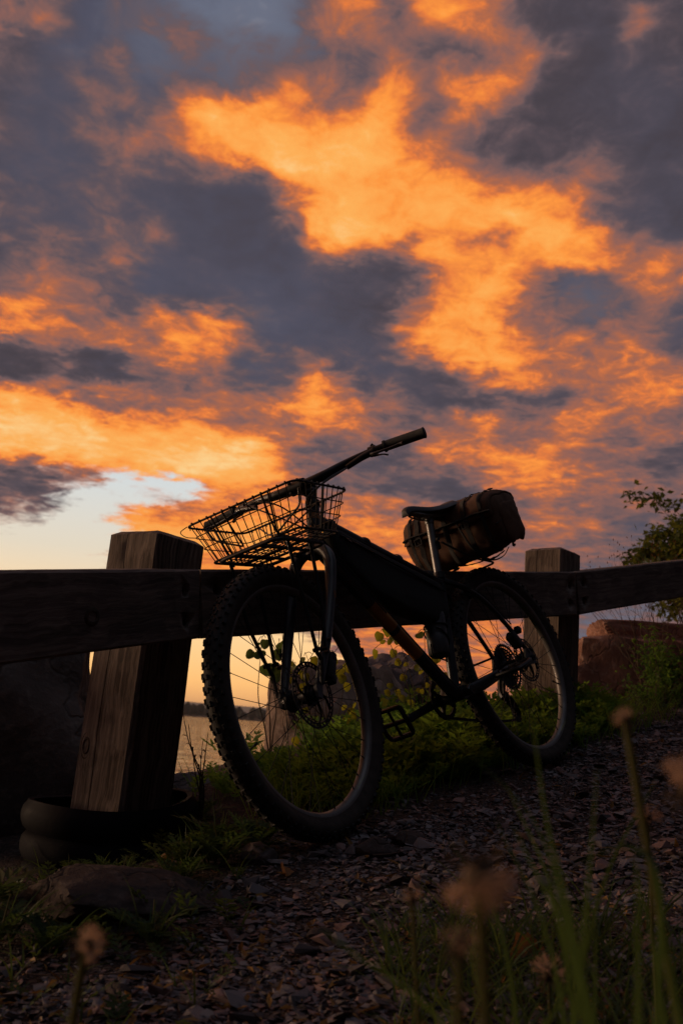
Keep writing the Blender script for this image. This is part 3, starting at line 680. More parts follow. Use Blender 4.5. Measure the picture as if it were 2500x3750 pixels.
# handlebar
BAR = smooth_path([(.812, .385, 1.043), (.836, .26, 1.046), (.872, .155, 1.034), (.925, .082, 1.008), (.94, .0, 1.002), (.945, -.08, 1.004), (.925, -.16, 1.018), (.912, -.27, 1.020), (.905, -.385, 1.016)], 8)
bar = part(Geo().tube(BAR, [.0112, .0112, .0118, .0150, .0160, .0150, .0118, .0112, .0112], 14), 'handlebar', M_['blackmetal'], True)
def grip(a, b):
    a, b = Vector(a), Vector(b); P = [lerp(a, b, t) for t in (0, .012, .03, .05, .94, .96, 1)]
    return Geo().tube(P, [.0150, .0175, .0175, .0162, .0162, .0185, .0185], 18)
part(grip((.8095, .392, 1.0435), (.834, .262, 1.0465)), 'grip', M_['grip'], True)
part(grip((.905, -.392, 1.016), (.9115, -.262, 1.0205)), 'grip', M_['grip'], True)
def lever(s):
    f = (lambda x, y, z: Vector((x, y, z))) if s > 0 else (lambda x, y, z: Vector((x + .075, -y, z - .026)))
    g = Geo(); g.tube([f(.838, .236, 1.046), f(.842, .214, 1.045)], .0165, 14)                                # clamp
    g.tube(smooth_path([f(.862, .238, 1.036), f(.874, .200, 1.029), f(.888, .150, 1.015)], 4), [.011, .010, .0085], 10)   # reservoir
    g.tube(smooth_path([f(.870, .234, 1.030), f(.892, .250, 1.020), f(.888, .300, 1.017), f(.884, .338, 1.018), f(.893, .352, 1.014)], 5), [.0065, .006, .005, .005, .0052], 8, flat=.7)
    g.tube([f(.852, .228, 1.034), f(.868, .232, 1.028)], .009, 8); g.tube([f(.83, .225, 1.062), f(.834, .222, 1.07)], .005, 6)
    g.tube(smooth_path([f(.852, .228, 1.026), f(.858, .262, 1.018), f(.846, .272, 1.014)], 3), [.006, .005, .006], 6, flat=.5)   # shifter paddle
    return part(g, 'brake_lever', M_['blackmetal'], True)
lever(1); lever(-1)
# faint print on the bar near its middle
cu = bpy.data.curves.new('t', 'FONT'); cu.body = 'RACE'; cu.size = .016; cu.extrude = .0002; cu.align_x = 'CENTER'; cu.align_y = 'CENTER'
to = bpy.data.objects.new('t', cu); COL.objects.link(to); dg = bpy.context.evaluated_depsgraph_get(); tm = bpy.data.meshes.new_from_object(to.evaluated_get(dg)); bpy.data.objects.remove(to)
for v in tm.vertices:                                   # wrap the print round the tube
    a = v.co.y / .0150 + .15; r = .0158 + v.co.z
    v.co = S(Vector((.9435 + r * cos(a), -.085 + v.co.x, 1.0045 + r * sin(a))))
tm.materials.clear(); tm.materials.append(M_['letter']); link(bpy.data.objects.new('lettering', tm), bar)
# cables
def cable(pts, name='cable', r=.0024, steer=False): return part(Geo().tube(smooth_path(pts, 7), r, 7), name, M_['cable'], steer)
SB = lambda p: S(p)
cable([SB((.885, .155, 1.016)), SB((.945, .10, .985)), SB((1.0, .05, .93)), SB((.985, .055, .84)), SB((1.0, .078, .72)), SB((1.09, .078, .53)), SB((1.15, .07, .46))])
cable([SB((.955, -.155, .992)), SB((1.03, -.11, .965)), SB((1.04, -.02, .90)), (.955, .025, .84), (.90, .028, .78), (.72, .026, .585)])
cable([SB((.95, -.17, .99)), SB((1.05, -.12, .985)), SB((1.07, 0, .93)), (.97, .03, .85), (.91, .03, .80), (.60, .03, .46), (.47, .035, .315)])
cable([SB((.90, .16, 1.01)), SB((.975, .07, .955)), (.96, .032, .86), (.86, .028, .86), (.62, .026, .78), (.36, .026, .69), (.20, .062, .63), (.07, .075, .50)])
# fork
g = Geo()
g.tube([(.942, 0, .806), (.955, 0, .778)], [.024, .023], 16)
for s in (1, -1):
    g.tube(smooth_path([(.948, .004 * s, .800), (.956, .034 * s, .792), (.968, .058 * s, .768), (.985, .068 * s, .728), (1.03, .070 * s, .640), (1.10, .068 * s, .520), (1.176, .060 * s, .398)], 6), [.0185, .0185, .018, .0175, .016, .0145, .012], 14)
    g.prism([(1.165, .405), (1.185, .355), (1.203, .362), (1.204, .388), (1.188, .412)], .009, 1, .060 * s)
    for t in (.52, .66): g.tube([(1.03 + .16 * t, .07 * s, .64 - .25 * t), (1.03 + .16 * t, .088 * s, .64 - .25 * t)], .0055, 6)
fork = part(g, 'fork', M_['fork'], True)
g = Geo()                                                  # small crest on the left blade
for a0 in range(20):
    a = 2 * pi * a0 / 20; a1 = 2 * pi * (a0 + 1) / 20
    g.add([Vector((1.031 + cos(x) * .005 * k + sin(x) * .009 * k * -.45, .0872 - .0006 * abs(cos(x)), .637 + sin(x) * .011 * k)) for x, k in ((a, 1), (a1, 1), (a1, .72), (a, .72))], [(0, 1, 2, 3)])
g.add([Vector((1.031 + x, .0872, .637 + z)) for x, z in ((0, .006), (.0025, 0), (0, -.004), (-.0025, 0))], [(0, 1, 2, 3)])
g.xf(S).obj('emblem', M_['gold'], fork, smooth=False)
# ---- wheels
def wheel(M, rear):
    """returns the rim object with tyre, hub, spokes, brake disc as sub-parts; wheel axes: axle along y"""
    rng = random.Random(3 if rear else 2)
    T = lambda g: g.xf(lambda p: M @ p)
    w_ = .0175
    rimg = Geo().lathe([(.2955, -.006), (.2965, .006), (.302, w_ - .003), (.313, w_), (.317, w_ - .002), (.317, w_ - .005), (.309, w_ - .006), (.306, 0), (.309, -w_ + .006), (.317, -w_ + .005), (.317, -w_ + .002), (.313, -w_), (.302, -w_ + .003)], n=96, closed=True)
    rim = T(rimg).obj('wheel', M_['rim'], bike, angle=50)
    # tyre: casing plus tread knobs
    tw, rc, rt = .0295, .3395, .0270
    prof = []
    for i in range(15):
        a = -2.25 + 4.5 * i / 14; prof.append((rc + rt * cos(a), tw * sin(a)))
    prof = [(.310, -w_ + .001)] + prof + [(.310, w_ - .001)]
    g = Geo().lathe(prof, n=96, m=1)
    g.m = [0 if 5 <= (i % (len(prof) - 1)) <= 10 else 1 for i in range(len(g.f))]
    def knob(ang, lat, la, ll, h, tw_=0.0):
        ca, sa = cos(ang), sin(ang); e = Vector((ca, 0, sa)); tg = Vector((-sa, 0, ca)); ax = Vector((0, 1, 0))
        n_ = e * cos(lat) + ax * sin(lat); b = ax * cos(lat) - e * sin(lat)
        c = e * (rc + rt * cos(lat) * .97) + ax * (tw * sin(lat) * .97)
        t2 = tg * cos(tw_) + b * sin(tw_); b2 = b * cos(tw_) - tg * sin(tw_)
        V = [c + t2 * (la * i * k) + b2 * (ll * j * k) + n_ * z for z, k in ((0, 1.0), (h, .82)) for i, j in ((-1, -1), (1, -1), (1, 1), (-1, 1))]
        g.add(V, [(4, 5, 6, 7), (0, 1, 5, 4), (1, 2, 6, 5), (2, 3, 7, 6), (3, 0, 4, 7)], 0)
    n = 72
    for i in range(n):
        a = 2 * pi * i / n
        for s in (-1, 1):
            knob(a + .018 * s, s * 1.12, .0080 if i % 2 else .0062, .0052, .0062 if i % 2 else .0052, .1 * s)
            knob(a + pi / n + .01 * s, s * .62, .0062, .0046, .0046, -.2 * s)
        knob(a + (0.02 if i % 2 else 0), .14, .0070, .0040, .0042, .15); knob(a + pi / n, -.17, .0066, .0040, .0042, -.15)
    T(g).obj('tyre', [M_['rubber'], M_['sidewall']], rim, angle=35)
    # hub
    fl = .036 if rear else .031
    ow = .070 if rear else .052
    g = Geo().lathe([(.006, -ow - .012), (.0105, -ow - .012), (.0105, -ow), (.018, -ow), (.020, -fl - .012), (.024, -fl - .004), (.030, -fl - .003), (.030, -fl + .003), (.020, -fl + .008), (.016, 0), (.020, fl - .008), (.030, fl - .003), (.030, fl + .003), (.024, fl + .004), (.020, fl + .012), (.018, ow), (.0105, ow), (.0105, ow + .012), (.006, ow + .012)], n=32)
    T(g).obj('hub', M_['blackmetal'], rim)
    # spokes, three-cross; one mesh for all
    L0 = sqrt((.028) ** 2 + .298 ** 2 - 2 * .028 * .298 * cos(radians(63)) + (fl - .003) ** 2)
    sg = Geo().tube([(0, 0, 0), (0, 0, L0 - .010)], .00105, 6); sg.tube([(0, 0, L0 - .012), (0, 0, L0 + .002)], .0019, 6)
    sme = sg.mesh('spoke', M_['spoke'])
    for k in range(32):
        s = 1 if k % 2 else -1; tr = 1 if (k // 2) % 2 else -1
        ar = 2 * pi * (k + .5) / 32; ah = ar + tr * radians(63)
        h0 = Vector((.028 * cos(ah), s * (fl + tr * .001), .028 * sin(ah))); r0 = Vector((.298 * cos(ar), s * .003, .298 * sin(ar)))
        q = (r0 - h0).to_track_quat('Z', 'Y').to_matrix().to_4x4(); q.translation = h0
        o = bpy.data.objects.new('spoke', sme); link(o, rim); o.matrix_local = M @ q
    # brake disc on the left
    ro = .090 if not rear else .080; g = Geo(); yd = (.040 if not rear else .050)
    g.ring(ro, ro - .0045, .0020, yd, 72); g.ring(ro - .0115, ro - .0150, .0020, yd, 72)
    for i in range(36):
        a = 2 * pi * i / 36; da = .055 if i % 3 else .10; d2 = .02
        V = [Vector((r_ * cos(x), yd + y_, r_ * sin(x))) for y_ in (-.001, .001) for r_, x in ((ro - .0122, a - da / 2 + d2), (ro - .0122, a + da / 2 + d2), (ro - .004, a + da / 2 - d2), (ro - .004, a - da / 2 - d2))]
        g.add(V, [(0, 1, 2, 3), (7, 6, 5, 4), (0, 1, 5, 4), (2, 3, 7, 6), (1, 2, 6, 5), (3, 0, 4, 7)])
    for i in range(6):
        a = 2 * pi * i / 6
        P = [Vector((r_ * cos(a + sw_), yd, r_ * sin(a + sw_))) for r_, sw_ in ((.022, 0), (.04, .10), (.06, .30), (ro - .012, .62))]
        g.tube(smooth_path(P, 4), [.005, .0045, .004, .0045], 6, flat=.25, upv=None)
    g.ring(.026, .012, .004, yd, 36)
    T(g).obj('brake_disc', M_['steel'] if False else M_['blackmetal'], rim, angle=30)
    # valve
    va = radians(-22) if not rear else radians(200); d = Vector((cos(va), 0, sin(va)))
    g = Geo().tube([d * .300, d * .285, d * .284, d * .262, d * .261, d * .248], [.003, .003, .0024, .0024, .0034, .0034], 8)
    T(g).obj('valve', M_['blackmetal'], rim)
    return rim
wheel(SM @ Matrix.Translation((WB, 0, R0)), False)
rearw = wheel(Matrix.Translation((0, 0, R0)), True)
# cassette
g = Geo()
for i, (te, y) in enumerate(zip((42, 36, 32, 28, 24, 21, 18, 16, 13, 11), np.linspace(-.030, -.066, 10))):
    r = te * .00405 / 2; g.ring(r - .0025, max(.014, r - .011), .0020, y, teeth=te, th=.0045, center=(0, R0))
    for k in range(5):
        a = 2 * pi * k / 5 + i * .3
        g.box((cos(a) * r * .5, y, R0 + sin(a) * r * .5), (r * .9, .0018, .007), Matrix.Rotation(-a, 4, 'Y'))
g.lathe([(.017, -.028), (.017, -.07)], Matrix.Translation((0, 0, R0)), 20)
g.obj('cassette', M_['blackmetal'], rearw, angle=30)
# drivetrain
g = Geo(); CRY = -.050
g.ring(.0640, .0520, .0038, CRY, teeth=32, th=.0045, center=(BBc.x, BBc.z))
for k in range(4):
    a = 2 * pi * k / 4 + .5; g.tube([(BBc.x + .012 * cos(a), CRY, BBc.z + .012 * sin(a)), (BBc.x + .055 * cos(a), CRY, BBc.z + .055 * sin(a))], [.014, .008], 8, flat=.3)
    g.tube([(BBc.x + .052 * cos(a), CRY - .005, BBc.z + .052 * sin(a)), (BBc.x + .052 * cos(a), CRY + .005, BBc.z + .052 * sin(a))], .006, 8)
part(g, 'chainring', M_['blackmetal'], angle=30)
CD = Vector((.9805, 0, -.1963))
def crank(s):
    d = CD * (1 if s < 0 else -1); y0 = .062 * s; y1 = .076 * s; a = BBc + Vector((0, y0, 0)); b = BBc + d * .175 + Vector((0, y1, 0))
    g = Geo().tube([a - d * .018, a, lerp(a, b, .3), lerp(a, b, .7), b, b + d * .014], [.010, .0185, .0150, .0130, .0135, .009], 12, flat=.55, upv=(d.z, 0, -d.x))
    g.tube([BBc + Vector((0, .03 * s, 0)), a + Vector((0, .008 * s, 0))], .015, 14); g.tube([b - Vector((0, .005 * s, 0)), b + Vector((0, .010 * s, 0))], .009, 10)
    part(g, 'crank', M_['blackmetal'])
    # platform pedal: two windows in a thick frame with pins
    pa = b + Vector((0, .012 * s, 0)); g = Geo(); tilt = Matrix.Rotation(radians(-68 if s < 0 else 14), 4, 'Y')
    def q(x, y, z): return pa + tilt @ Vector((x, y * s, z))
    g.tube([q(0, -.008, 0), q(0, .098, 0)], .0075, 10)
    loop = round_corners([(-.048, .004, 0), (.048, .004, 0), (.050, .092, 0), (.030, .102, 0), (-.030, .102, 0), (-.050, .092, 0)], .012, 3, True)
    g.tube([q(*p) for p in loop], .0078, 8, closed=True)
    for x in (-.046, .046):
        for y in (.02, .05, .08):
            g.tube([q(x, y, -.013), q(x, y, .013)], .0019, 6)
    g.tube([q(-.048, .052, 0), q(.048, .052, 0)], .0048, 8)
    part(g, 'pedal', M_['blackmetal'])
crank(-1); crank(1)
# chain as small links along its loop
cy_ = -.050; top0 = BBc + Vector((.004, 0, .066)); pul0 = Vector((.045, 0, R0 - .105)); pul1 = Vector((.012, 0, R0 - .175))
loop = []
for k in range(9): a = radians(100 - 200 * k / 8); loop.append(BBc + Vector((.0655 * cos(a), cy_, .0655 * sin(a))))
loop += [Vector((.20, cy_, .200)), pul1 + Vector((.02, cy_, -.012)), pul1 + Vector((-.014, cy_, 0)), lerp(pul0, pul1, .5) + Vector((.004, cy_, 0)), pul0 + Vector((.014, cy_, 0)), Vector((.03, cy_, R0 - .045))]
for k in range(7): a = radians(-70 - 215 * k / 6); loop.append(Vector((.048 * cos(a), cy_, R0 + .048 * sin(a))))
PL = smooth_path(loop, 5, True); L = []; acc_ = 0
g = Geo(); dist = 0.0; nxt = 0.0
for i in range(len(PL)):
    a, b = PL[i], PL[(i + 1) % len(PL)]; sl = (b - a).length
    while nxt < dist + sl:
        c = lerp(a, b, (nxt - dist) / sl); d = (b - a).normalized(); ang = atan2(d.z, d.x); odd = int(round(nxt / .0127)) % 2
        g.box(c, (.0135, .0068 if odd else .0045, .0078), Matrix.Rotation(-ang, 4, 'Y')); nxt += .0127
    dist += sl
part(g, 'chain', M_['blackmetal'])
g = Geo()
for P_ in (pul0, pul1):
    g.ring(.0205, .015, .0035, cy_, teeth=12, th=.004, center=(P_.x, P_.z)); g.ring(.011, .003, .006, cy_, 20, center=(P_.x, P_.z))
    for k in range(4): a = k * pi / 2 + .4; g.box(P_ + Vector((cos(a) * .0125, cy_, sin(a) * .0125)), (.008, .002, .003), Matrix.Rotation(-a, 4, 'Y'))
for y in (cy_ - .007, cy_ + .007): g.tube([pul0 + Vector((0, y, 0)), lerp(pul0, pul1, .5) + Vector((-.012, y, 0)), pul1 + Vector((0, y, 0))], [.013, .009, .012], 8, flat=.12)
g.tube(smooth_path([Vector((-.012, -.078, R0 - .022)), Vector((-.004, -.082, R0 - .055)), Vector((.03, -.072, R0 - .085)), pul0 + Vector((0, cy_ - .012, 0))], 4), [.012, .016, .014, .010], 8)
part(g, 'rear_derailleur', M_['blackmetal'])
# brake calipers
g = Geo(); cp_ = Vector((.062, .062, .445)); g.box(cp_, (.062, .034, .034), Matrix.Rotation(radians(-48), 4, 'Y'), bev=.006)
g.box(cp_ + Vector((-.026, .012, .032)), (.024, .022, .022), Matrix.Rotation(radians(-30), 4, 'Y'), bev=.004); g.tube([cp_ + Vector((.03, .012, .03)), cp_ + Vector((.045, .014, .048))], .005, 8)
part(g, 'brake_caliper', M_['blackmetal'])
g = Geo(); cf = Vector((1.138, .052, .448)); mr_ = Matrix.Rotation(radians(58), 4, 'Y')
g.box(cf + Vector((-.022, .006, -.012)), (.078, .036, .034), mr_, bev=.006); g.box(cf + Vector((-.04, .012, .014)), (.026, .026, .022), mr_, bev=.004); g.box(cf + Vector((-.014, .012, -.045)), (.026, .026, .022), mr_, bev=.004)
part(g, 'brake_caliper', M_['blackmetal'], True)
# seatpost, clamp, saddle
g = Geo().tube([lerp(BBc, ST1, .8), Vector((.257, 0, .920))], .0140, 20); g.tube([(.262, 0, .905), (.252, 0, .934)], [.016, .018], 14); g.box((.250, 0, .938), (.05, .04, .02), Matrix.Rotation(radians(8), 4, 'Y'), bev=.005)
part(g, 'seatpost', M_['post_metal'])
g = Geo(); a = lerp(BBc, ST1, .965); b = lerp(BBc, ST1, 1.02); g.tube([a, b], .0205, 18); g.tube([b + Vector((-.02, -.016, 0)), b + Vector((-.02, .016, 0))], .005, 8)
part(g, 'seat_clamp', M_['blackmetal'])
st = [(.402, .014, .952), (.392, .020, .964), (.36, .022, .970), (.31, .026, .968), (.26, .036, .966), (.21, .055, .970), (.165, .068, .980), (.135, .070, .990), (.122, .060, .994)]
V = []; n = 15
for x, hw, z in st:
    for j in range(n):
        a = -1 + 2 * j / (n - 1); y = hw * a; dz = -.010 * abs(a) ** 2.2 - .028 * max(0, abs(a) - .75) * 4 * .5
        V.append((x, y, z + dz))
for x, hw, z in st:
    for j in range(n):
        a = -1 + 2 * j / (n - 1); V.append((x, hw * a * .92, z - .026 - .012 * (1 - a * a) * .3))
k = len(st) * n; F = []
for i in range(len(st) - 1):
    for j in range(n - 1):
        F.append((i * n + j, i * n + j + 1, (i + 1) * n + j + 1, (i + 1) * n + j)); F.append((k + i * n + j, k + (i + 1) * n + j, k + (i + 1) * n + j + 1, k + i * n + j + 1))
    F += [(i * n, (i + 1) * n, k + (i + 1) * n, k + i * n), (i * n + n - 1, k + i * n + n - 1, k + (i + 1) * n + n - 1, (i + 1) * n + n - 1)]
for j in range(n - 1):
    F.append((j, k + j, k + j + 1, j + 1)); e = (len(st) - 1) * n; F.append((e + j, e + j + 1, k + e + j + 1, k + e + j))
g = Geo(); g.add(V, F); sad = part(g, 'saddle', M_['saddle'], angle=60)
md = sad.modifiers.new('s', 'SUBSURF'); md.levels = 1; md.render_levels = 2
g = Geo()
for s in (1, -1): g.tube(smooth_path([(.375, .008 * s, .944), (.34, .018 * s, .936), (.28, .022 * s, .931), (.22, .022 * s, .931), (.17, .030 * s, .942), (.145, .034 * s, .962)], 5), .0035, 8)
part(g, 'saddle_rail', M_['steel'], parent=sad)
# front rack
g = Geo(); RZ = .782
g.tube(round_corners([(1.04, -.105, RZ), (1.275, -.105, RZ), (1.275, .105, RZ), (1.04, .105, RZ)], .035, 5, True), .0052, 8, closed=True)
for y in (-.04, .04): g.tube([(1.04, y, RZ), (1.275, y, RZ)], .0045, 8)
g.tube([(1.16, -.105, RZ), (1.16, .105, RZ)], .0045, 8)
g.tube([(1.05, 0, RZ), (.985, 0, RZ - .006), (.968, 0, RZ - .008)], .008, 8)
for s in (1, -1):
    lo = Vector((1.160, .082 * s, .474)); lo2 = Vector((1.190, .074 * s, .392))
    g.tube([(1.225, .100 * s, RZ), (1.214, .098 * s, .60), lo + Vector((.030, .002 * s, .008))], .0052, 8)
    g.tube([(1.115, .100 * s, RZ), (1.128, .096 * s, .60), lo + Vector((-.010, .004 * s, .010))], .0052, 8)
    g.tube([lo + Vector((.034, 0, .012)), lo + Vector((.016, 0, -.02)), lo2], [.0075, .0065, .006], 8, flat=.6)
    for d in ((.030, .008), (-.010, .010)): g.tube([lo + Vector((d[0], -.008 * s, d[1])), lo + Vector((d[0], .012 * s, d[1]))], .006, 6)
part(g, 'front_rack', M_['blackmetal'], True)
# wire basket: rim and ribs, each wire a piece
BX0, BX1, BY, BZ1 = .995, 1.268, .193, .915; CX0, CX1, CY, CZ0 = 1.035, 1.235, .152, .796
def bk(u, v, t):
    """u along x 0..1, v along y -1..1, t height 0..1"""
    return Vector(((CX0 + (CX1 - CX0) * u) * (1 - t) + (BX0 + (BX1 - BX0) * u) * t, (CY * (1 - t) + BY * t) * v, CZ0 + (BZ1 - CZ0) * t))
def hoop(t, r=.022): return round_corners([bk(0, -1, t), bk(1, -1, t), bk(1, 1, t), bk(0, 1, t)], r, 6, True)
basket = part(Geo().tube(hoop(1.0, .03), .0034, 8, closed=True), 'basket', M_['wire'], True)
def wire(pts, r=.0015, smooth=0.0):
    P = round_corners(pts, smooth, 4) if smooth else pts
    return part(Geo().tube(P, r, 6), 'wire', M_['wire'], True, basket)
for t in (.02, .40, .70): part(Geo().tube(hoop(t, .022), .0036 if t < .1 else .0016, 6, closed=True), 'wire', M_['wire'], True, basket)
NU, NV = 10, 14
def curl(p, nrm):                     # wire end curled over the rim
    return [p, p + Vector((0, 0, .0045)), p + nrm * .005 + Vector((0, 0, .004)), p + nrm * .006 - Vector((0, 0, .005))]
for i in range(1, NV):
    v = -1 + 2 * i / NV; wire(curl(bk(1, v, 1), Vector((1, 0, 0)))[::-1] + [bk(1, v, .5), bk(1, v, 0), bk(0, v, 0), bk(0, v, .5)] + curl(bk(0, v, 1), Vector((-1, 0, 0))), .0016, .010)
for i in range(1, NU):
    u_ = i / NU; wire(curl(bk(u_, 1, 1), Vector((0, 1, 0)))[::-1] + [bk(u_, 1, .5), bk(u_, 1, 0), bk(u_, -1, 0), bk(u_, -1, .5)] + curl(bk(u_, -1, 1), Vector((0, -1, 0))), .0016, .010)
for u_, v_, du in ((.995, .55, .0), (.995, -.5, .0)):          # heavy stays down the front and under
    wire([bk(1, v_, 1) + Vector((.003, 0, 0)), bk(1, v_, .5) + Vector((.004, 0, 0)), bk(1, v_, 0) + Vector((.003, 0, -.003)), bk(0, v_, 0) + Vector((0, 0, -.004)), bk(0, v_, 1) + Vector((-.004, 0, 0))], .0031, .018)
for v_, w_ in ((-.30, -.92), (.42, .80)):                         # bent heavy stays inside
    wire([bk(1, v_, 1), bk(.80, v_ - .12, .45), bk(.72, v_ - .14, .22), bk(.72, w_, .62), bk(.74, w_ * 1.02, .98)], .0030, .012)
wire([bk(.1, -.6, .9), bk(.35, -.2, .42), bk(.5, .3, .3), bk(.3, .75, .8)], .0024, .03)
for s in (1, -1): wire([bk(.5, s, 1) + Vector((0, .004 * s, 0)), bk(.5, s, 0) + Vector((0, .003 * s, -.004))], .0031)
wire([bk(1, -.96, 1), bk(1, -1.02, 1.0) + Vector((.012, -.012, -.01)), bk(1, -1.02, .75) + Vector((.014, -.008, 0)), bk(.95, -1, .72)], .0014, .012)   # sprung loose at the corner
for u_, v_ in ((.2, .5), (.2, -.5), (.85, .55), (.85, -.55)):      # straps tying basket to rack
    c = bk(u_, v_, 0); wire([c + Vector((-.012, 0, .005)), c + Vector((.012, .002, .005)), c + Vector((.012, .002, -.022)), c + Vector((-.012, 0, -.022)), c + Vector((-.012, 0, .004))], .0028)
# ------------------------------------------------------------------ bags and bottle on the bicycle (strapped on, so things of their own)
def bagthing(name, label, cat, origin):
    o = empty(name, BM @ Matrix.Translation(origin)); tag(o, label, cat); return o
sb = bagthing('saddle_bag', 'bulging brown waxed canvas saddle bag with black straps under the saddle', 'saddle bag', (0, 0, 0))
BC = Vector((.050, 0, .884)); BT = Matrix.Rotation(radians(-4), 4, 'X') @ Matrix.Rotation(radians(10), 4, 'Y')
HX, HY, HZ = .112, .205, .106
def bag_pt(th, t, off=0.0, wr=True):
    """th round the section, t along the width -1..1"""
    e = 3.5; c, s = cos(th), sin(th); r = (abs(c) ** e + abs(s) ** e) ** (-1 / e)
    taper = (max(0.0, 1 - abs(t) ** 5.0)) ** (1 / 5.0)
    taper = .12 + .88 * taper if abs(t) < .999 else .12
    x, y, z = c * r * HX, t * HY, s * r * HZ
    if wr:
        d = Vector((x * 8, y * 6, z * 8)); k = .016 * noise.noise(d * 1.3) + .020 * abs(noise.noise(Vector((x * 20 + y * 15, y * 8, z * 16)))) + .012 * abs(noise.noise(d * 3.6)) - .012
        x *= 1 + k * 5; z *= 1 + k * 5
    x += .014 * (1 - (z / HZ) ** 2) * (1 if x > 0 else -1) * .6
    z -= .010 * (1 - t * t) * (1 if z < 0 else .2)
    m_ = 1 + off / .11; p = Vector((x * taper * m_, y, z * taper * m_)); return BC + BT @ p
def band(tt, th0, th1, wdt, off, n=28):
    V = []; F = []
    for i in range(n + 1):
        th = th0 + (th1 - th0) * i / n
        for o_ in (off, off + .0028):
            for s in (-1, 1): V.append(bag_pt(th, tt + s * wdt / HY, o_))
    for i in range(n):
        a = i * 4; F += [(a, a + 1, a + 5, a + 4), (a + 2, a + 6, a + 7, a + 3), (a, a + 4, a + 6, a + 2), (a + 1, a + 3, a + 7, a + 5)]
    g = Geo(); g.add(V, F); return g
n, k = 64, 44; V = []; F = []
for i in range(k + 1):
    t = -1 + 2 * i / k; t = math.copysign(abs(t) ** .8, t)
    for j in range(n): V.append(bag_pt(2 * pi * j / n, t))
for i in range(k):
    for j in range(n): j2 = (j + 1) % n; F.append((i * n + j, i * n + j2, (i + 1) * n + j2, (i + 1) * n + j))
F.append(tuple(range(n - 1, -1, -1))); F.append(tuple(k * n + j for j in range(n)))
g = Geo(); g.add(V, F); body = g.obj('bag_body', M_['canvas'], sb, angle=70)
# lid folded over the top and part way down the front
V = []; F = []; nt, nh = 40, 22
for i in range(nt + 1):
    t = -.97 + 1.94 * i / nt
    for j in range(nh + 1):
        th = radians(150 - 138 * j / nh); p = bag_pt(th, t * .97, .009 + .006 * noise.noise(Vector((t * 5, th * 2, 4))))
        if j == nh: p = p + Vector((.004, 0, -.004 + .006 * noise.noise(Vector((t * 9, 1, 1)))))
        V.append(p)
for i in range(nt):
    for j in range(nh): a = i * (nh + 1) + j; F.append((a, a + 1, a + nh + 2, a + nh + 1))
g = Geo(); g.add(V, F); lid = g.obj('lid', M_['canvas'], sb, angle=70); md = lid.modifiers.new('s', 'SOLIDIFY'); md.thickness = .004
# dark lining edge showing under the lid, end pockets
g = Geo(); P = [bag_pt(radians(20), -.9 + 1.8 * i / 30, .006) for i in range(31)]; g.tube(P, .014, 8, flat=.45); g.obj('lining_edge', M_['nylon'], sb)
for s in (1, -1):
    g = Geo(); V = []; F = []; m1, m2 = 14, 24
    for i in range(m1 + 1):
        for j in range(m2):
            a = 2 * pi * j / m2; rr = [1, 1, .98, .93, .84, .72, .6, .5, .4, .3, .22, .15, .1, .05, 0][i]
            hh = .022 * (1 - (1 - i / m1) ** 3)
            x = cos(a) * rr * .068; z = sin(a) * rr * .074 - .022; e = 1.18 if abs(cos(a) * sin(a)) > .35 else 1.0
            V.append(BC + BT @ Vector((x * e, s * (HY * .955 + hh + .006 * noise.noise(Vector((x * 30, z * 30, s)))), z * e)))
    for i in range(m1):
        for j in range(m2): j2 = (j + 1) % m2; F.append((i * m2 + j, i * m2 + j2, (i + 1) * m2 + j2, (i + 1) * m2 + j))
    g.add(V, F); g.obj('end_pocket', M_['canvas'], sb, angle=80)
for tt in (-.55, .02, .45): band(tt, radians(130), radians(-120), .009, .013).obj('strap', M_['webbing'], sb, angle=80)
for tt in (-.72, .78): band(tt, radians(100), radians(-60), .006, .013).obj('strap', M_['webbing'], sb, angle=80)
for tt in (-.55, .45):
    g = Geo(); c = bag_pt(radians(8), tt, .02); g.tube(round_corners([c + Vector((.002, -.014, -.012)), c + Vector((.002, .014, -.012)), c + Vector((.002, .014, .012)), c + Vector((.002, -.014, .012))], .004, 3, True), .0024, 6, closed=True); g.obj('buckle', M_['blackmetal'], sb)
# a loose strap loop hanging under the bag and the wire support hoop
g = Geo(); g.tube(smooth_path([bag_pt(radians(20), .25, .012), bag_pt(radians(-30), .40, .013), bag_pt(radians(-62), .52, .018), bag_pt(radians(-85), .62, .026), bag_pt(radians(-100), .70, .012)], 6), .0042, 8, flat=.4); g.obj('strap', M_['webbing'], sb)
g = Geo(); g.tube(smooth_path([bag_pt(radians(-10), .93, .012), bag_pt(radians(-40), 1.0, .05), bag_pt(radians(-70), .95, .035), bag_pt(radians(-95), .86, .012)], 6), .0045, 8, flat=.4); g.obj('strap', M_['webbing'], sb)
g = Geo(); g.tube(round_corners([(.262, .022, .83), (.17, .07, .752), (.02, .07, .735), (.02, -.07, .735), (.17, -.07, .752), (.262, -.022, .83)], .025, 4), .0038, 8)
g.obj('support_hoop', M_['wire'], sb); g = Geo(); g.tube([lerp(BBc, ST1, 1.27) - Vector((.001, 0, .012)), lerp(BBc, ST1, 1.27) + Vector((-.001, 0, .012))], .0185, 16); g.tube([(.282, .020, .838), (.292, .034, .838)], .006, 8); g.obj('post_clamp', M_['blackmetal'], sb)
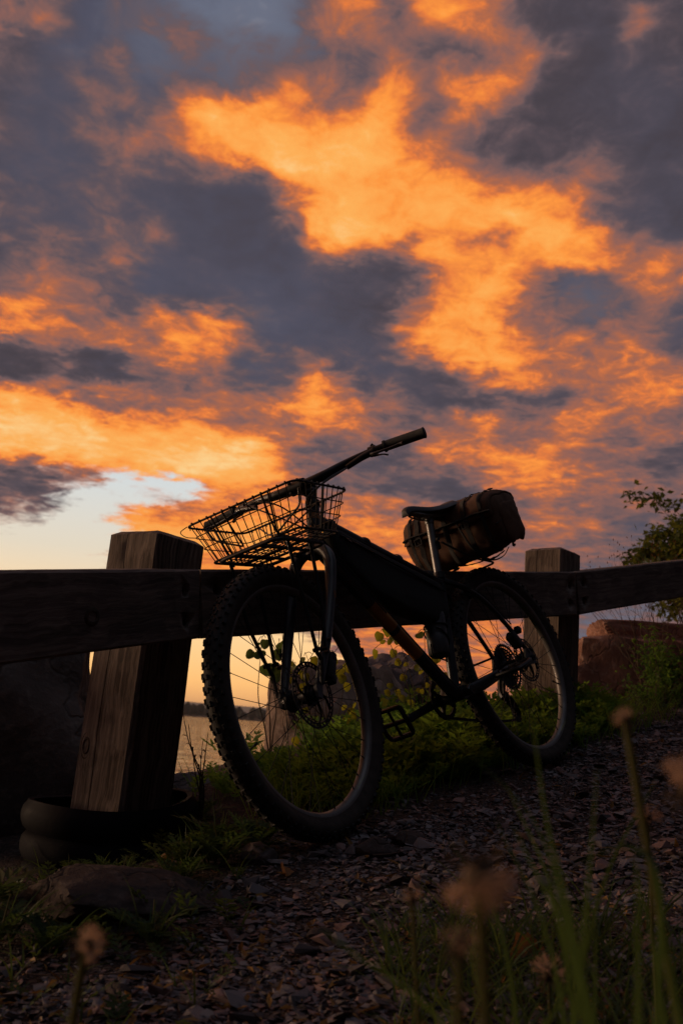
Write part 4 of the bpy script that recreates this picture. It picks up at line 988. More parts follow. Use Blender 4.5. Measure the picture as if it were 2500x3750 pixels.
# frame bag under the top tube
fb = bagthing('frame_bag', 'slim black nylon bag filling the frame under the top tube', 'frame bag', (0, 0, 0))
poly = [(.872, .868), (.60, .765), (.345, .672), (.358, .560), (.42, .535), (.60, .585), (.76, .655), (.868, .760), (.885, .835)]
PP = round_corners([(a, 0, b) for a, b in poly], .02, 3, True); V = []; c = sum(PP, Vector()) / len(PP); n = len(PP); F = []
rings = [(-.012, 1.0), (-.024, .985), (-.031, .93), (-.034, .8), (-.036, .5)]
allr = [(-y, k) for y, k in reversed(rings)] ; allr = [(r[0], r[1]) for r in reversed(allr)]
seq = [(y, k) for y, k in reversed(rings)] + [(-y, k) for y, k in rings]
for y, k in seq:
    for p in PP:
        q = c + (p - c) * k; V.append(Vector((q.x, y + math.copysign(.006, y) * noise.noise(Vector((q.x * 14, y * 9, q.z * 14))), q.z + .003 * noise.noise(Vector((q.x * 30, y * 20, 1))))))
for i in range(len(seq) - 1):
    for j in range(n): j2 = (j + 1) % n; F.append((i * n + j, i * n + j2, (i + 1) * n + j2, (i + 1) * n + j))
F.append(tuple(range(n))); F.append(tuple((len(seq) - 1) * n + j for j in reversed(range(n))))
g = Geo(); g.add(V, F); g.obj('bag_body', M_['nylon'], fb, angle=60)
g = Geo(); g.tube([(.85, .0375, .835), (.60, .0395, .735), (.37, .0375, .642)], .0035, 8, flat=.6); g.tube([(.83, .041, .822), (.815, .043, .808)], .004, 6); g.obj('zipper', M_['blackmetal'], fb)
for t in (.10, .36, .62, .88):
    a = lerp(TT0, TT1, t); g = Geo(); g.tube([a + Vector((cos(q) * 0, cos(q) * .0225, sin(q) * .0225)) for q in [2 * pi * i / 18 for i in range(18)]], .011, 6, closed=True, flat=.16, upv=(1, 0, .36)); g.obj('strap', M_['webbing'], fb)
# bottle in its cage on the seat tube
wb = bagthing('water_bottle', 'dark metal water bottle in a cage on the seat tube', 'bottle', (0, 0, 0))
ax = (ST1 - BBc).normalized(); pr = Vector((ax.z, 0, -ax.x)); b0 = lerp(BBc, ST1, .28) + pr * .062
Mb = Matrix(((pr.x, ax.x, 0, b0.x), (pr.y, ax.y, 1, b0.y), (pr.z, ax.z, 0, b0.z), (0, 0, 0, 1)))
g = Geo().lathe([(0, 0), (.030, .0), (.0345, .006), (.0355, .06), (.0345, .066), (.0345, .074), (.0355, .08), (.0355, .135), (.034, .150), (.026, .162), (.020, .166)], Mb, 32); g.obj('bottle_body', M_['bottle'] if 'bottle' in M_ else M_['steelbottle'] if 'steelbottle' in M_ else M_['fork'], wb)
g = Geo().lathe([(.022, .164), (.022, .186), (.010, .190), (.009, .202), (0, .203)], Mb, 24); g.obj('bottle_cap', M_['nylon'], wb)
g = Geo(); MP = lambda a, y, r: Mb @ Vector((cos(a) * r, y, sin(a) * r))
for a in (1.1, -1.1): g.tube(smooth_path([MP(pi, -.006, .037), MP(pi - (pi - a) * .0, .02, .039), MP(a * 1.9, .05, .039), MP(a, .075, .039), MP(a * .6, .085, .039)], 5), .0026, 7)
g.tube(smooth_path([MP(pi, .12, .039), MP(pi, .0, .039), MP(pi, -.008, .03), MP(0, -.008, .03), MP(0, .0, .038), MP(0, .03, .039)], 5), .0026, 7)
for sgn in (1, -1): g.tube([MP(sgn * (.35 + i * .25), .10, .039) for i in range(11)], .0026, 7)
part(g, 'bottle_cage', M_['blackmetal'])
# ------------------------------------------------------------------ gravel chips lying on the path
def hull_chip(seed, flat):
    rng = random.Random(seed); bm = bmesh.new()
    for _ in range(11):
        a = rng.uniform(0, 2 * pi); r = rng.uniform(.62, 1.0); bm.verts.new((cos(a) * r, sin(a) * r * rng.uniform(.6, .85), rng.uniform(-1, 1) * flat))
    res = bmesh.ops.convex_hull(bm, input=bm.verts)
    bmesh.ops.delete(bm, geom=[e for e in res['geom_interior'] if isinstance(e, bmesh.types.BMVert)], context='VERTS')
    bmesh.ops.triangulate(bm, faces=bm.faces); bm.verts.ensure_lookup_table(); bm.verts.index_update()
    v = np.array([q.co[:] for q in bm.verts]); f = np.array([[q.index for q in t.verts] for t in bm.faces]); bm.free(); return v, f
CHIPS = [hull_chip(100 + i, .18 + .22 * (i % 4) / 3) for i in range(18)]
def chipmat(name, c1, c2):
    m, t, out = new_mat(name); v = t.new('ShaderNodeTexCoord').outputs['Object']; gg = t.new('ShaderNodeNewGeometry')
    n = t.noise(t.new('ShaderNodeTexCoord').outputs['Object'], 60, 4, .6)
    col = t.mix(t.math('ADD', t.math('MULTIPLY', gg.outputs['Random Per Island'], .7), t.math('MULTIPLY', n, .3)), c1, c2)
    principled(t, out, col, .7, 0, bump(t, t.noise(v, 240, 3, .6), .5, .002), .35); return m
CM = [chipmat('grey_shale', (.092, .081, .090), (.20, .177, .187)), chipmat('red_shale', (.130, .076, .070), (.235, .148, .137)), chipmat('dark_shale', (.044, .037, .040), (.105, .087, .090)), chipmat('pale_shale', (.15, .125, .118), (.28, .24, .225))]
rng = random.Random(11); spots = []
cam_o = np.array([0, 0, CZ]); rr_, uu_, ff_ = (np.array(q[:]) for q in (r2, u2, fw_))
def seen(x, y, z, pad=.06):
    d = np.array([x, y, z]) - cam_o; k = d @ ff_
    if k < .2: return None
    a, b = (d @ rr_) / k / (12 / 35), (d @ uu_) / k / (18 / 35)
    return (k if abs(a) < 1.02 and abs(b) < 1.02 else k * 50) if abs(a) < 1.7 and abs(b) < 1.25 else None
tries = 0
while len(spots) < 38000 and tries < 190000:
    tries += 1
    y = 1.25 + 5.0 * rng.random() ** 1.25; x = rng.uniform(-.6 * y, .66 * y); p, q = pq(x, y)
    edge = -1.72 - .10 * (p - 2) + .16 * noise.noise(Vector((p * 1.6, 8, 0)))
    if p < 1.75: edge = max(edge, -1.62 + (1.9 - p) * .10)          # weeds take over at lower left
    if q < edge - .12 or (q < edge + .1 and rng.random() < .6): continue
    cover = noise.noise(Vector((x * 1.7, y * 1.7, 3)))
    if y < 2.0 and x > .15 and rng.random() < .25: continue
    if cover < -.28 and rng.random() < .3: continue
    z = ground_z(x, y)
    k = seen(x, y, z)
    if k is None: continue
    s = rng.choice((.004, .005, .006, .008, .009, .011, .014)) * rng.uniform(.8, 1.35)
    if rng.random() < .018: s = rng.uniform(.020, .036)
    spots.append((x, y, z, s, s / k))
order = sorted(range(len(spots)), key=lambda i: -spots[i][4]); big = set(order[:300])
chip_me = {}
for ci, (cv, cf_) in enumerate(CHIPS):
    for mi in range(4):
        chip_me[ci, mi] = fast_mesh('stone', cv, cf_, CM[mi])
VV = []; FF = []; MI = []; off = 0
for i, (x, y, z, s, k) in enumerate(spots):
    ci = rng.randrange(18); mi = rng.choice((0, 0, 1, 1, 2, 2, 2, 3 if rng.random() < .25 else 0))
    R_ = Matrix.Rotation(rng.uniform(0, 6.28), 4, 'Z') @ Matrix.Rotation(rng.gauss(0, .22), 4, 'X') @ Matrix.Rotation(rng.gauss(-.1, .22), 4, 'Y')
    if i in big:
        o = bpy.data.objects.new('stone', chip_me[ci, mi]); link(o, ground)
        o.matrix_local = Matrix.Translation((x, y, z + s * .16)) @ R_ @ Matrix.Scale(s, 4)
    else:
        cv, cf_ = CHIPS[ci]; m3 = np.array(R_.to_3x3()) * s
        VV.append(cv @ m3.T + np.array([x, y, z + s * .16])); FF.append(cf_ + off); MI.append(np.full(len(cf_), mi)); off += len(cv)
gr = link(bpy.data.objects.new('gravel', fast_mesh('gravel', np.concatenate(VV), np.concatenate(FF), CM, np.concatenate(MI))), ground); tag(gr, kind='stuff')
# ------------------------------------------------------------------ larger loose stones, each its own thing
LS = [((.14, 2.50), (.055, .04, .028), 'rock_low', 'angular dark stone on the gravel just right of the front tyre'),
      ((.225, 2.62), (.045, .035, .024), 'rock_low', 'smaller angular dark stone, beside the one right of the front tyre'),
      ((-.14, 2.48), (.05, .04, .03), 'rock_grey', 'pale grey stone on the gravel left of the front tyre foot'),
      ((.47, 2.20), (.035, .025, .018), 'rock_grey', 'pale flat stone on the open gravel in the lower middle right'),
      ((-.30, 1.72), (.030, .022, .014), 'rock_low', 'flat brown stone near the bottom edge, right of the low rock'),
      ((.02, 1.93), (.030, .02, .014), 'rock_low', 'flat brown stone on the gravel in the lower middle')]
for i, ((x, y), sz, mt, lab) in enumerate(LS):
    o = link(bpy.data.objects.new('loose_stone', rock_mesh('loose_stone', sz, 300 + i, M_[mt], sub=3))); o.location = (x, y, ground_z(x, y) + sz[2] * .45); o.rotation_euler = (0, 0, i * 1.3)
    tag(o, lab, 'stone')
# ------------------------------------------------------------------ dead leaves and twigs strewn on the gravel
M_['deadleaf'] = leafmat('dead_leaf_brown', (.16, .060, .022), (.30, .14, .05), .25, (.4, .18, .06), 20)
M_['litter'] = leafmat('leaf_litter', (.10, .045, .018), (.33, .19, .05), .2, (.35, .2, .06), 20)
VV = []; FF = []; off = 0; rng = random.Random(21)
for i in range(2600):
    y = 1.3 + 3.2 * rng.random() ** 1.5; x = rng.uniform(-.4 * y, .4 * y); p, q = pq(x, y)
    if q < -1.75: continue
    dens = .35 + .65 * sst(2.4, 1.5, y)
    if rng.random() > dens: continue
    z = ground_z(x, y) + rng.uniform(.004, .014); s = rng.uniform(.004, .011); a = rng.uniform(0, 6.28); b = rng.gauss(0, .4); L_ = rng.uniform(1.0, 2.2)
    R_ = np.array((Matrix.Rotation(a, 3, 'Z') @ Matrix.Rotation(b, 3, 'X') @ Matrix.Rotation(rng.gauss(0, .4), 3, 'Y')))
    v = np.array([(-L_, 0, 0), (-.2 * L_, .55, .25), (L_, 0, .1), (-.2 * L_, -.55, .25), (0, 0, -.05)]) * s
    VV.append(v @ R_.T + np.array([x, y, z])); FF.append(np.array([(0, 4, 1), (1, 4, 2), (2, 4, 3), (3, 4, 0)]) + off); off += 5
lt = link(bpy.data.objects.new('leaf_litter', fast_mesh('leaf_litter', np.concatenate(VV), np.concatenate(FF), M_['litter']))); tag(lt, 'bits of dead leaf and bark strewn over the gravel', 'leaf litter', kind='stuff')
M_['twig'] = plain('dry_twig', (.07, .04, .028), (.12, .075, .055), .8, scale=60)
rng = random.Random(5)
g = Geo()
for i in range(46):
    y = rng.uniform(1.45, 3.0); x = rng.uniform(-.32 * y, .35 * y)
    if pq(x, y)[1] < -1.7: continue
    a = rng.uniform(0, 6.28); L_ = rng.uniform(.03, .11); P = []
    for k in range(5):
        t = k / 4 - .5; xx = x + cos(a) * L_ * t + .006 * rng.uniform(-1, 1); yy = y + sin(a) * L_ * t; P.append((xx, yy, ground_z(xx, yy) + .010 + .004 * rng.random()))
    g.tube(P, [.0016, .0008], 5)
tag(g.obj('twig_litter', M_['twig']), 'thin dry twigs strewn over the gravel', 'twigs', kind='stuff')
def folded_leaf(loc, s, rz, label, mat='deadleaf'):
    V = []; F = []; n, m_ = 10, 6
    for i in range(n + 1):
        t = i / n; w_ = sin(pi * min(1, t * 1.05)) ** .8 * .48 * (1 + .18 * sin(t * 19))
        for j in range(m_ + 1):
            b = -1 + 2 * j / m_; V.append(Vector(((t - .5) * 1.6, b * w_, abs(b) * w_ * .9 + .35 * (t - .5) ** 2 + .10 * noise.noise(Vector((t * 5, b * 3, rz)))) ) * s)
    for i in range(n):
        for j in range(m_): a = i * (m_ + 1) + j; F.append((a, a + 1, a + m_ + 2, a + m_ + 1))
    g = Geo(); g.add(V, F); o = g.obj('dead_leaf', M_[mat], angle=80); o.location = (loc[0], loc[1], ground_z(*loc) + .008); o.rotation_euler = (radians(35), radians(-18), rz); tag(o, label, 'leaf'); return o
folded_leaf((.36, 1.78), .050, .6, 'crisp folded reddish brown dead leaf lying among the grass at lower right')
folded_leaf((-.075, 2.36), .035, 1.9, 'small curled brown dead leaf below the front tyre')
folded_leaf((-.36, 2.52), .028, 2.6, 'curled brown dead leaf caught in the weeds below the near post')
# ------------------------------------------------------------------ plants
M_['fern'] = leafmat('weed_leaf', (.016, .036, .014), (.045, .080, .026), .4, (.10, .16, .035))
M_['cover'] = leafmat('ground_cover_leaf', (.044, .105, .020), (.125, .22, .040), .5, (.28, .46, .05))
M_['aspen'] = leafmat('sapling_leaf', (.055, .10, .012), (.16, .20, .02), .55, (.50, .46, .03), 30)
M_['aspen_dark'] = leafmat('sapling_leaf_deep', (.03, .065, .02), (.07, .12, .03), .5, (.16, .24, .05), 30)
M_['grass'] = leafmat('grass_blade', (.020, .046, .016), (.058, .090, .022), .42, (.13, .17, .03))
M_['blade'] = leafmat('near_grass_blade', (.024, .066, .020), (.066, .120, .030), .5, (.14, .22, .05))
M_['stem'] = leafmat('green_stem', (.07, .075, .018), (.13, .12, .03), .3, (.3, .26, .05))
M_['drystem'] = plain('dry_stem', (.055, .030, .020), (.10, .06, .04), .85, scale=60)
M_['bark'] = plain('sapling_bark', (.06, .042, .03), (.10, .075, .055), .8, scale=40, bmp=.4, bscale=80)
M_['fluff'] = leafmat('seed_fluff', (.36, .24, .17), (.55, .40, .29), .5, (.75, .48, .30))
M_['bud'] = plain('seed_head_core', (.035, .022, .012), (.07, .045, .02), .85, scale=120)
class Tri:
    """fast collector of leaf faces"""
    def __init__(s): s.V = []; s.F = []; s.n = 0
    def quad(s, a, b, c, d): s.V += [a, b, c, d]; s.F += [(s.n, s.n + 1, s.n + 2), (s.n, s.n + 2, s.n + 3)]; s.n += 4
    def leaflet(s, p, d, nrm, L, W):
        sd = d.cross(nrm).normalized() * (W * .5); m_ = p + d * (L * .42) + nrm * (L * .06)
        s.quad(p, m_ + sd, p + d * L, m_ - sd)
    def obj(s, name, mat, parent=None): return link(bpy.data.objects.new(name, fast_mesh(name, [tuple(v) for v in s.V], s.F, mat)), parent)
def frond(T, p, d, L, rng, n=9, w_=.35, droop=.5, lobes=2):
    """feathery leaf: a rib with paired lobed leaflets"""
    p = Vector(p); d = Vector(d).normalized(); side = d.cross(Vector((0, 0, 1)))
    side = side.normalized() if side.length > .1 else Vector((1, 0, 0)); step = L / n; P = p.copy()
    for i in range(n):
        t = (i + .5) / n; d = (d + Vector((0, 0, -droop * .16)) + Vector((rng.gauss(0, .04), rng.gauss(0, .04), 0))).normalized(); P2 = P + d * step
        up = side.cross(d).normalized(); T.quad(P - side * L * .008, P + side * L * .008, P2 + side * L * .006, P2 - side * L * .006)
        w2 = L * w_ * sin(pi * (.15 + .8 * t)) * rng.uniform(.8, 1.15)
        for s in (-1, 1):
            dd = (side * s + d * .75 + up * rng.uniform(-.05, .25)).normalized()
            T.leaflet(P2, dd, up, w2, w2 * .36)
            for q in range(lobes):
                b = P2 + dd * w2 * (.3 + .3 * q)
                T.leaflet(b, (dd + d * .8 * (1 if q % 2 else -1)).normalized(), up, w2 * .42, w2 * .2)
        P = P2
    T.leaflet(P, d, side.cross(d), L * .16, L * .07)
def blade(T, p, d, L, W, rng, droop=.6, n=5):
    p = Vector(p); d = Vector(d).normalized(); sd = d.cross(Vector((rng.gauss(0, .3), rng.gauss(0, .3), 1))).normalized(); P = p
    for i in range(n):
        w0 = W * (1 - (i / n) ** 1.6) * .5; w1 = W * (1 - ((i + 1) / n) ** 1.6) * .5
        d2 = (d + Vector((d.x, d.y, -.4)) * droop * .22 * (i + 1) / n * 2).normalized(); P2 = P + d2 * (L / n)
        T.quad(P - sd * w0, P + sd * w0, P2 + sd * w1, P2 - sd * w1); P = P2; d = d2
def weed(x, y, h, seed, label, mat='fern', nf=9, w_=.34, spread=.7, group=None, name='weed_plant', blades=0):
    """leafy rosette: fronds rising from one crown, a stem in the middle"""
    rng = random.Random(seed); z = ground_z(x, y); root = empty(name, loc=(x, y, z)); T = Tri()
    for i in range(nf):
        a = 2.4 * i + rng.uniform(-.4, .4); t_ = i / nf; el_ = rng.uniform(.5, 1.3)
        frond(T, (0, 0, h * .12 * t_), (cos(a) * spread, sin(a) * spread, el_), h * rng.uniform(.6, 1.1), rng, 8, w_, .6)
    for i in range(blades):
        a = rng.uniform(0, 6.28); blade(T, (.02 * cos(a), .02 * sin(a), 0), (cos(a) * .5, sin(a) * .5, 1), h * rng.uniform(.8, 1.5), .005, rng)
    T.obj('foliage', M_[mat], root)
    g = Geo(); g.tube(smooth_path([(0, 0, -.02), (.006, 0, h * .3), (rng.uniform(-.02, .02), rng.uniform(-.02, .02), h * .75)], 4), [.0028, .0012], 6); g.obj('stem', M_['stem'], root)
    tag(root, label, 'weed', group); return root
# weeds round the near collar and along the lower left
WL = [(-.46, 2.40, .065, 'dark ferny weed in front of the near collar, left of its middle'), (-.31, 2.47, .10, 'dark ferny weed in front of the near collar, at its right side'),
      (-.25, 2.64, .12, 'tall ferny weed between the near collar and the front tyre'), (-.24, 2.46, .13, 'low ferny weed left of the foot of the front tyre'),
      (-.66, 2.30, .07, 'dark ferny weed at the left foot of the black collar'), (-.78, 2.28, .13, 'bushy dark weed at the left edge below the collar'),
      (-.70, 2.18, .15, 'bushy dark weed at the left edge level with the low rock'), (-.58, 1.98, .12, 'ferny weed at the left edge below the low rock'),
      (-.47, 1.92, .10, 'small ferny weed right below the low rock'), (-.30, 1.96, .10, 'small ferny weed below the right end of the low rock'),
      (-.44, 2.34, .09, 'ferny weed directly behind the low rock'), (-.30, 2.33, .10, 'small ferny weed behind the right end of the low rock'),
      (-.15, 2.56, .11, 'small ferny weed at the left side of the front tyre contact'), (-.36, 3.02, .13, 'lit ferny weed beside the dry stalks right of the near post')]
for i, (x, y, h, lab) in enumerate(WL): weed(x, y, h, 500 + i, lab, 'fern', 11, .34, .8, 'ferny weeds round the near post', blades=8 if i % 2 else 3)
# green cover on the bank between fence and gravel
rng = random.Random(77); T = Tri()
for i in range(1500):
    p = rng.uniform(2.25, 4.3); q = -1.86 - abs(rng.gauss(0, .36)) - .03 * (p - 2); x, y = xy(p, q)
    if q < -2.75: continue
    dens = .55 + .45 * noise.noise(Vector((x * 2.2, y * 2.2, 4)))
    if rng.random() > dens + .15: continue
    z = ground_z(x, y); h = rng.uniform(.04, .13) * (1.0 + .5 * sst(-1.8, -2.2, q)) * (.55 + .45 * sst(2.2, 2.7, p)) * (1 + .5 * noise.noise(Vector((x * 3, y * 3, 9)))); a = rng.uniform(0, 6.28)
    for k in range(3): frond(T, (x, y, z), (cos(a + k * 2.1) * .6, sin(a + k * 2.1) * .6, rng.uniform(.7, 1.5)), h, rng, 5, .42, .7, 1)
for i in range(900):
    p = rng.uniform(2.0, 4.6); q = -1.80 - abs(rng.gauss(0, .3)); x, y = xy(p, q); a = rng.uniform(0, 6.28); blade(T, (x, y, ground_z(x, y)), (cos(a) * .4, sin(a) * .4, 1), rng.uniform(.05, .19), .0038, rng)
o = T.obj('ground_cover', M_['cover']); tag(o, 'low green leafy cover on the bank behind the bicycle wheels', 'ground cover', kind='stuff')
rng = random.Random(78); T = Tri()
for i in range(900):                                         # tufts over the rest: foot of the far rail, lower left, lower right
    zone = rng.random()
    if zone < .30: p = rng.uniform(4.4, 7.0); q = -2.1 + rng.gauss(0, .16); x, y = xy(p, q); hh = rng.uniform(.04, .12)
    elif zone < .55: x = rng.uniform(-.85, -.12); y = rng.uniform(1.5, 2.75); hh = rng.uniform(.03, .09)
    else: y = rng.uniform(1.2, 1.95); x = rng.uniform(.12, .62); hh = rng.uniform(.04, .13)
    z = ground_z(x, y); a = rng.uniform(0, 6.28)
    if zone < .55 and rng.random() < .6: frond(T, (x, y, z), (cos(a) * .7, sin(a) * .7, rng.uniform(.5, 1.3)), hh, rng, 5, .4, .6, 1)
    else:
        for k in range(3): blade(T, (x, y, z), (cos(a + k * 2), sin(a + k * 2), rng.uniform(.8, 2.2)), hh * rng.uniform(.8, 1.8), .004, rng, .8)
o = T.obj('grass_tufts', M_['grass']); tag(o, 'short grass and small weeds scattered along the edges of the gravel', 'grass', kind='stuff')
# ---- saplings with round leaves, each leaf a piece
def round_leaf(n=14, heart=.12):
    V = [(0, 0, 0)]; F = []
    for i in range(n):
        a = 2 * pi * i / n; r = .5 * (1 + .10 * cos(a) ** 3 + .22 * max(0, cos(a)) ** 14) - heart * max(0, cos(a - pi)) ** 8 + .012 * (i % 2)
        V.append((.5 + r * cos(a), r * sin(a) * .98, .10 * abs(sin(a)) + .05 * cos(2 * a)))
    V[0] = (.5, 0, -.05)
    return np.array(V), np.array([(0, 1 + i, 1 + (i + 1) % n) for i in range(n)])
lv, lf = round_leaf(); LM = {k: fast_mesh('leaf', lv, lf, M_[k], smooth=True) for k in ('aspen', 'aspen_dark')}
def sapling(base, tips, leaves, label, rng, mat='aspen', ls=.045, sap_r=.004):
    """stems from base to tips; leaves = (x, y, z, size) in metres from the base"""
    root = empty('sapling', loc=base); g = Geo(); paths = []
    for tp in tips:
        tp = Vector(tp); mid = tp * .5 + Vector((rng.gauss(0, .02), rng.gauss(0, .02), .01)); P = smooth_path([(0, 0, -.02), mid * .5, mid, tp], 5); g.tube(P, [sap_r, .0012], 6); paths.append(P)
    allp = [p for P in paths for p in P[4:]]
    for (x, y, z, s) in leaves:
        c = Vector((x, y, z)); near = min(allp, key=lambda p: (p - c).length)
        g.tube(smooth_path([near, (near + c) * .5 + Vector((0, 0, .008)), c], 3), .0014, 5)
        o = bpy.data.objects.new('leaf', LM[mat]); link(o, root)
        # blades hang from the stalk and face about
        dn = Vector((rng.gauss(0, .45), rng.gauss(0, .45), -1 + rng.gauss(0, .35))).normalized()
        nr = Vector((rng.gauss(.1, .45), -1, rng.gauss(.1, .35))); nr = (nr - dn * nr.dot(dn)).normalized(); sd = nr.cross(dn)
        M = Matrix(((dn.x, sd.x, nr.x, x), (dn.y, sd.y, nr.y, y), (dn.z, sd.z, nr.z, z), (0, 0, 0, 1)))
        o.matrix_local = M @ Matrix.Diagonal((s * rng.uniform(.85, 1.15), s * rng.uniform(.7, 1.1), s * rng.uniform(.5, 2.2), 1))
    g.obj('stem', M_['bark'], root); tag(root, label, 'sapling'); return root
LA = [(-.167, .05, .388, .039), (-.158, .05, .365, .026), (-.184, .05, .318, .044), (-.101, .05, .329, .036), (-.076, .05, .283, .031), (-.118, .05, .187, .028), (-.086, .05, .166, .031), (-.039, .05, .283, .023), (-.03, .05, .306, .028), (-.005, .05, .273, .036), (-.047, .05, .232, .028), (-.132, .05, .161, .031), (-.127, .05, .126, .036), (-.067, .05, .143, .031), (-.028, .05, .128, .031), (.002, .05, .18, .023), (.012, .05, .176, .021), (.053, .05, .234, .021), (.052, .05, .206, .021), (.085, .05, .196, .028), (.075, .05, .301, .041), (.11, .05, .255, .021), (-.136, .05, .406, .031), (-.114, .05, .392, .028), (-.098, .05, .375, .026), (-.121, .05, .371, .023), (-.007, .05, .4, .039), (.018, .05, .257, .026), (.095, .05, .312, .023), (-.044, .05, .095, .023), (-.149, .05, .42, .021), (-.091, .05, .386, .021)]
LB = [(-.058, -.05, .33, .038), (-.082, -.05, .317, .019), (-.097, -.05, .276, .048), (-.071, -.05, .285, .038), (-.004, -.05, .318, .051), (-.005, -.05, .289, .054), (-.05, -.05, .223, .054), (.001, -.05, .214, .054), (-.003, -.05, .189, .041), (-.083, -.05, .274, .035)]
LC = [(-.125, 0, .35, .036), (-.09, 0, .356, .036), (-.169, 0, .328, .036), (-.156, 0, .319, .03), (-.022, 0, .371, .04), (-.011, 0, .355, .036), (.022, 0, .312, .036), (.037, 0, .332, .04), (.088, 0, .159, .03), (.005, 0, .324, .026), (.043, 0, .287, .036), (-.123, 0, .279, .036), (-.178, 0, .266, .033), (-.124, 0, .244, .036), (-.187, 0, .223, .03), (-.188, 0, .31, .026), (.058, 0, .17, .026), (.076, 0, .139, .04), (.099, 0, .182, .026), (-.109, 0, .091, .043), (-.055, 0, .114, .036), (-.139, 0, .026, .036), (-.109, 0, .142, .03), (.052, 0, .061, .053), (.068, 0, .116, .05), (-.015, 0, .009, .046), (.103, 0, .077, .04), (.017, 0, .295, .026), (-.135, 0, .301, .023), (.061, 0, .26, .033)]
rng = random.Random(31)
def plant_sapling(bx, by, bz, tips, L, label, mat):
    gz = ground_z(bx, by); dz = bz - gz
    sapling((bx, by, gz), [(a, b, c + dz) for a, b, c in tips], [(x, y + rng.uniform(-.06, .05), z + dz + s * .5, s * 1.08) for x, y, z, s in L], label, rng, mat)
plant_sapling(.363, 4.15, .616, [(-.15, .05, .42), (-.09, .05, .40), (.02, .05, .43), (.08, .06, .33), (-.11, .02, .22)], LA, 'sapling with round yellow green leaves between the two wheels', 'aspen')
plant_sapling(-.214, 4.10, .610, [(-.07, -.05, .35), (.0, -.05, .34), (-.05, -.05, .26)], LB, 'sapling with large dark green leaves against the glow, left of the front fork', 'aspen_dark')
plant_sapling(.012, 4.20, .537, [(-.12, 0, .38), (.0, 0, .39), (.05, 0, .33), (-.17, 0, .33), (.09, 0, .2)], LC, 'sapling with yellow green leaves seen through the front wheel beside the brake disc', 'aspen')
# ---- dry stalks right of the near post
rng = random.Random(9); gz = ground_z(-.35, 2.95); root = empty('dry_stalks', loc=(-.35, 2.95, gz)); tag(root, 'thin dry brown stalks standing right of the near post', 'dry plant')
for tx, ty, tz, bend in ((-.048, 0, .185, .02), (-.07, .02, .215, .03), (-.002, .0, .14, 0), (.012, -.01, .165, .006), (-.03, .01, .12, .01)):
    dz = .42 - gz; P = smooth_path([(.013, 0, -.02), (.004 + bend * .3, 0, (dz + tz) * .4), (tx * .7 + bend * .2, ty, (dz + tz) * .75), (tx, ty, dz + tz)], 5); g = Geo().tube(P, [.0030, .0010], 6)
    for k in range(5):
        c = P[3 + 2 * k] if 3 + 2 * k < len(P) else P[-1]; d = Vector((rng.gauss(0, 1), rng.gauss(0, 1), .8)).normalized(); g.tube([c, c + d * .012, c + d * .02 + Vector((0, 0, -.008))], [.0026, .0032, .0006], 5, flat=.4)
    g.obj('stalk', M_['drystem'], root)
# ---- fine branching helper
def branch(g, p, d, L, r, rng, depth, tips, spread=.5, up=.15):
    n = 4; P = [p]; R = [r]
    for i in range(n):
        d = (d + Vector((rng.gauss(0, .12), rng.gauss(0, .12), rng.gauss(0, .10) + up * .2))).normalized(); p = p + d * (L / n); P.append(p); R.append(r * (1 - .5 * (i + 1) / n))
    g.tube(P, R, 6 if r > .01 else 4)
    if depth == 0: tips.append((p, d)); return
    for k in range(rng.choice((2, 3, 3))):
        i = rng.randint(2, n); dd = (d + Vector((rng.gauss(0, spread), rng.gauss(0, spread), rng.gauss(0, spread * .7) + up))).normalized()
        branch(g, P[i], dd, L * rng.uniform(.55, .8), R[i] * .72, rng, depth - 1, tips, spread, up)
# bare shrub above the red block
rng = random.Random(14); bz = ground_z(1.84, 5.34); root = empty('bare_shrub', loc=(1.84, 5.34, bz)); g = Geo(); tips = []
for k in range(13):
    a = rng.uniform(2.2, 4.2); branch(g, Vector((.25 * rng.uniform(-1, 1), rng.uniform(-.06, .06), -.02)), Vector((cos(a) * .6 + .1, sin(a) * .12, 1.2)).normalized(), .40, .0042, rng, 3, tips, .32, .2)
g.obj('branches', M_['drystem'], root)
T = Tri()
for p, d in tips: T.leaflet(p, d, Vector((0, -1, .2)), .016, .006)
T.obj('foliage', M_['deadleaf'], root); tag(root, 'leafless reddish shrub with thin twigs under the far rail', 'shrub')
# leafy shrubs at the right edge
def leafy(x, y, h, wd, n, label, seed, mat, ls=.028, nm='leafy_shrub'):
    rng = random.Random(seed); z = ground_z(x, y); root = empty(nm, loc=(x, y, z)); g = Geo(); tips = []
    for k in range(10):
        a = rng.uniform(0, 6.28); branch(g, Vector((wd * .2 * cos(a), wd * .2 * sin(a), -.02)), Vector((cos(a) * wd * .8, sin(a) * wd * .8, h)).normalized(), h * rng.uniform(.4, .6), .004, rng, 2, tips, .4, .2)
    g.obj('branches', M_['bark'], root); T = Tri()
    for i in range(n):
        p, d = rng.choice(tips); p = p * rng.uniform(.35, 1.02) + Vector((rng.gauss(0, .025), rng.gauss(0, .025), rng.gauss(0, .03)))
        dd = Vector((rng.gauss(0, 1), rng.gauss(0, 1), rng.gauss(-.2, .6))).normalized(); nn = Vector((rng.gauss(0, .5), rng.gauss(-.5, .5), 1)).normalized(); s = ls * rng.uniform(.6, 1.3)
        T.leaflet(p, dd, nn, s, s * .6)
        if rng.random() < .6: T.leaflet(p + dd * s * .2, (dd + dd.cross(nn) * 1.2).normalized(), nn, s * .7, s * .4); T.leaflet(p + dd * s * .2, (dd - dd.cross(nn) * 1.2).normalized(), nn, s * .7, s * .4)
    T.obj('foliage', M_[mat], root); tag(root, label, 'shrub'); return root
leafy(1.76, 5.20, .40, .20, 1500, 'leafy green shrub at the right edge in front of the red block', 61, 'cover')
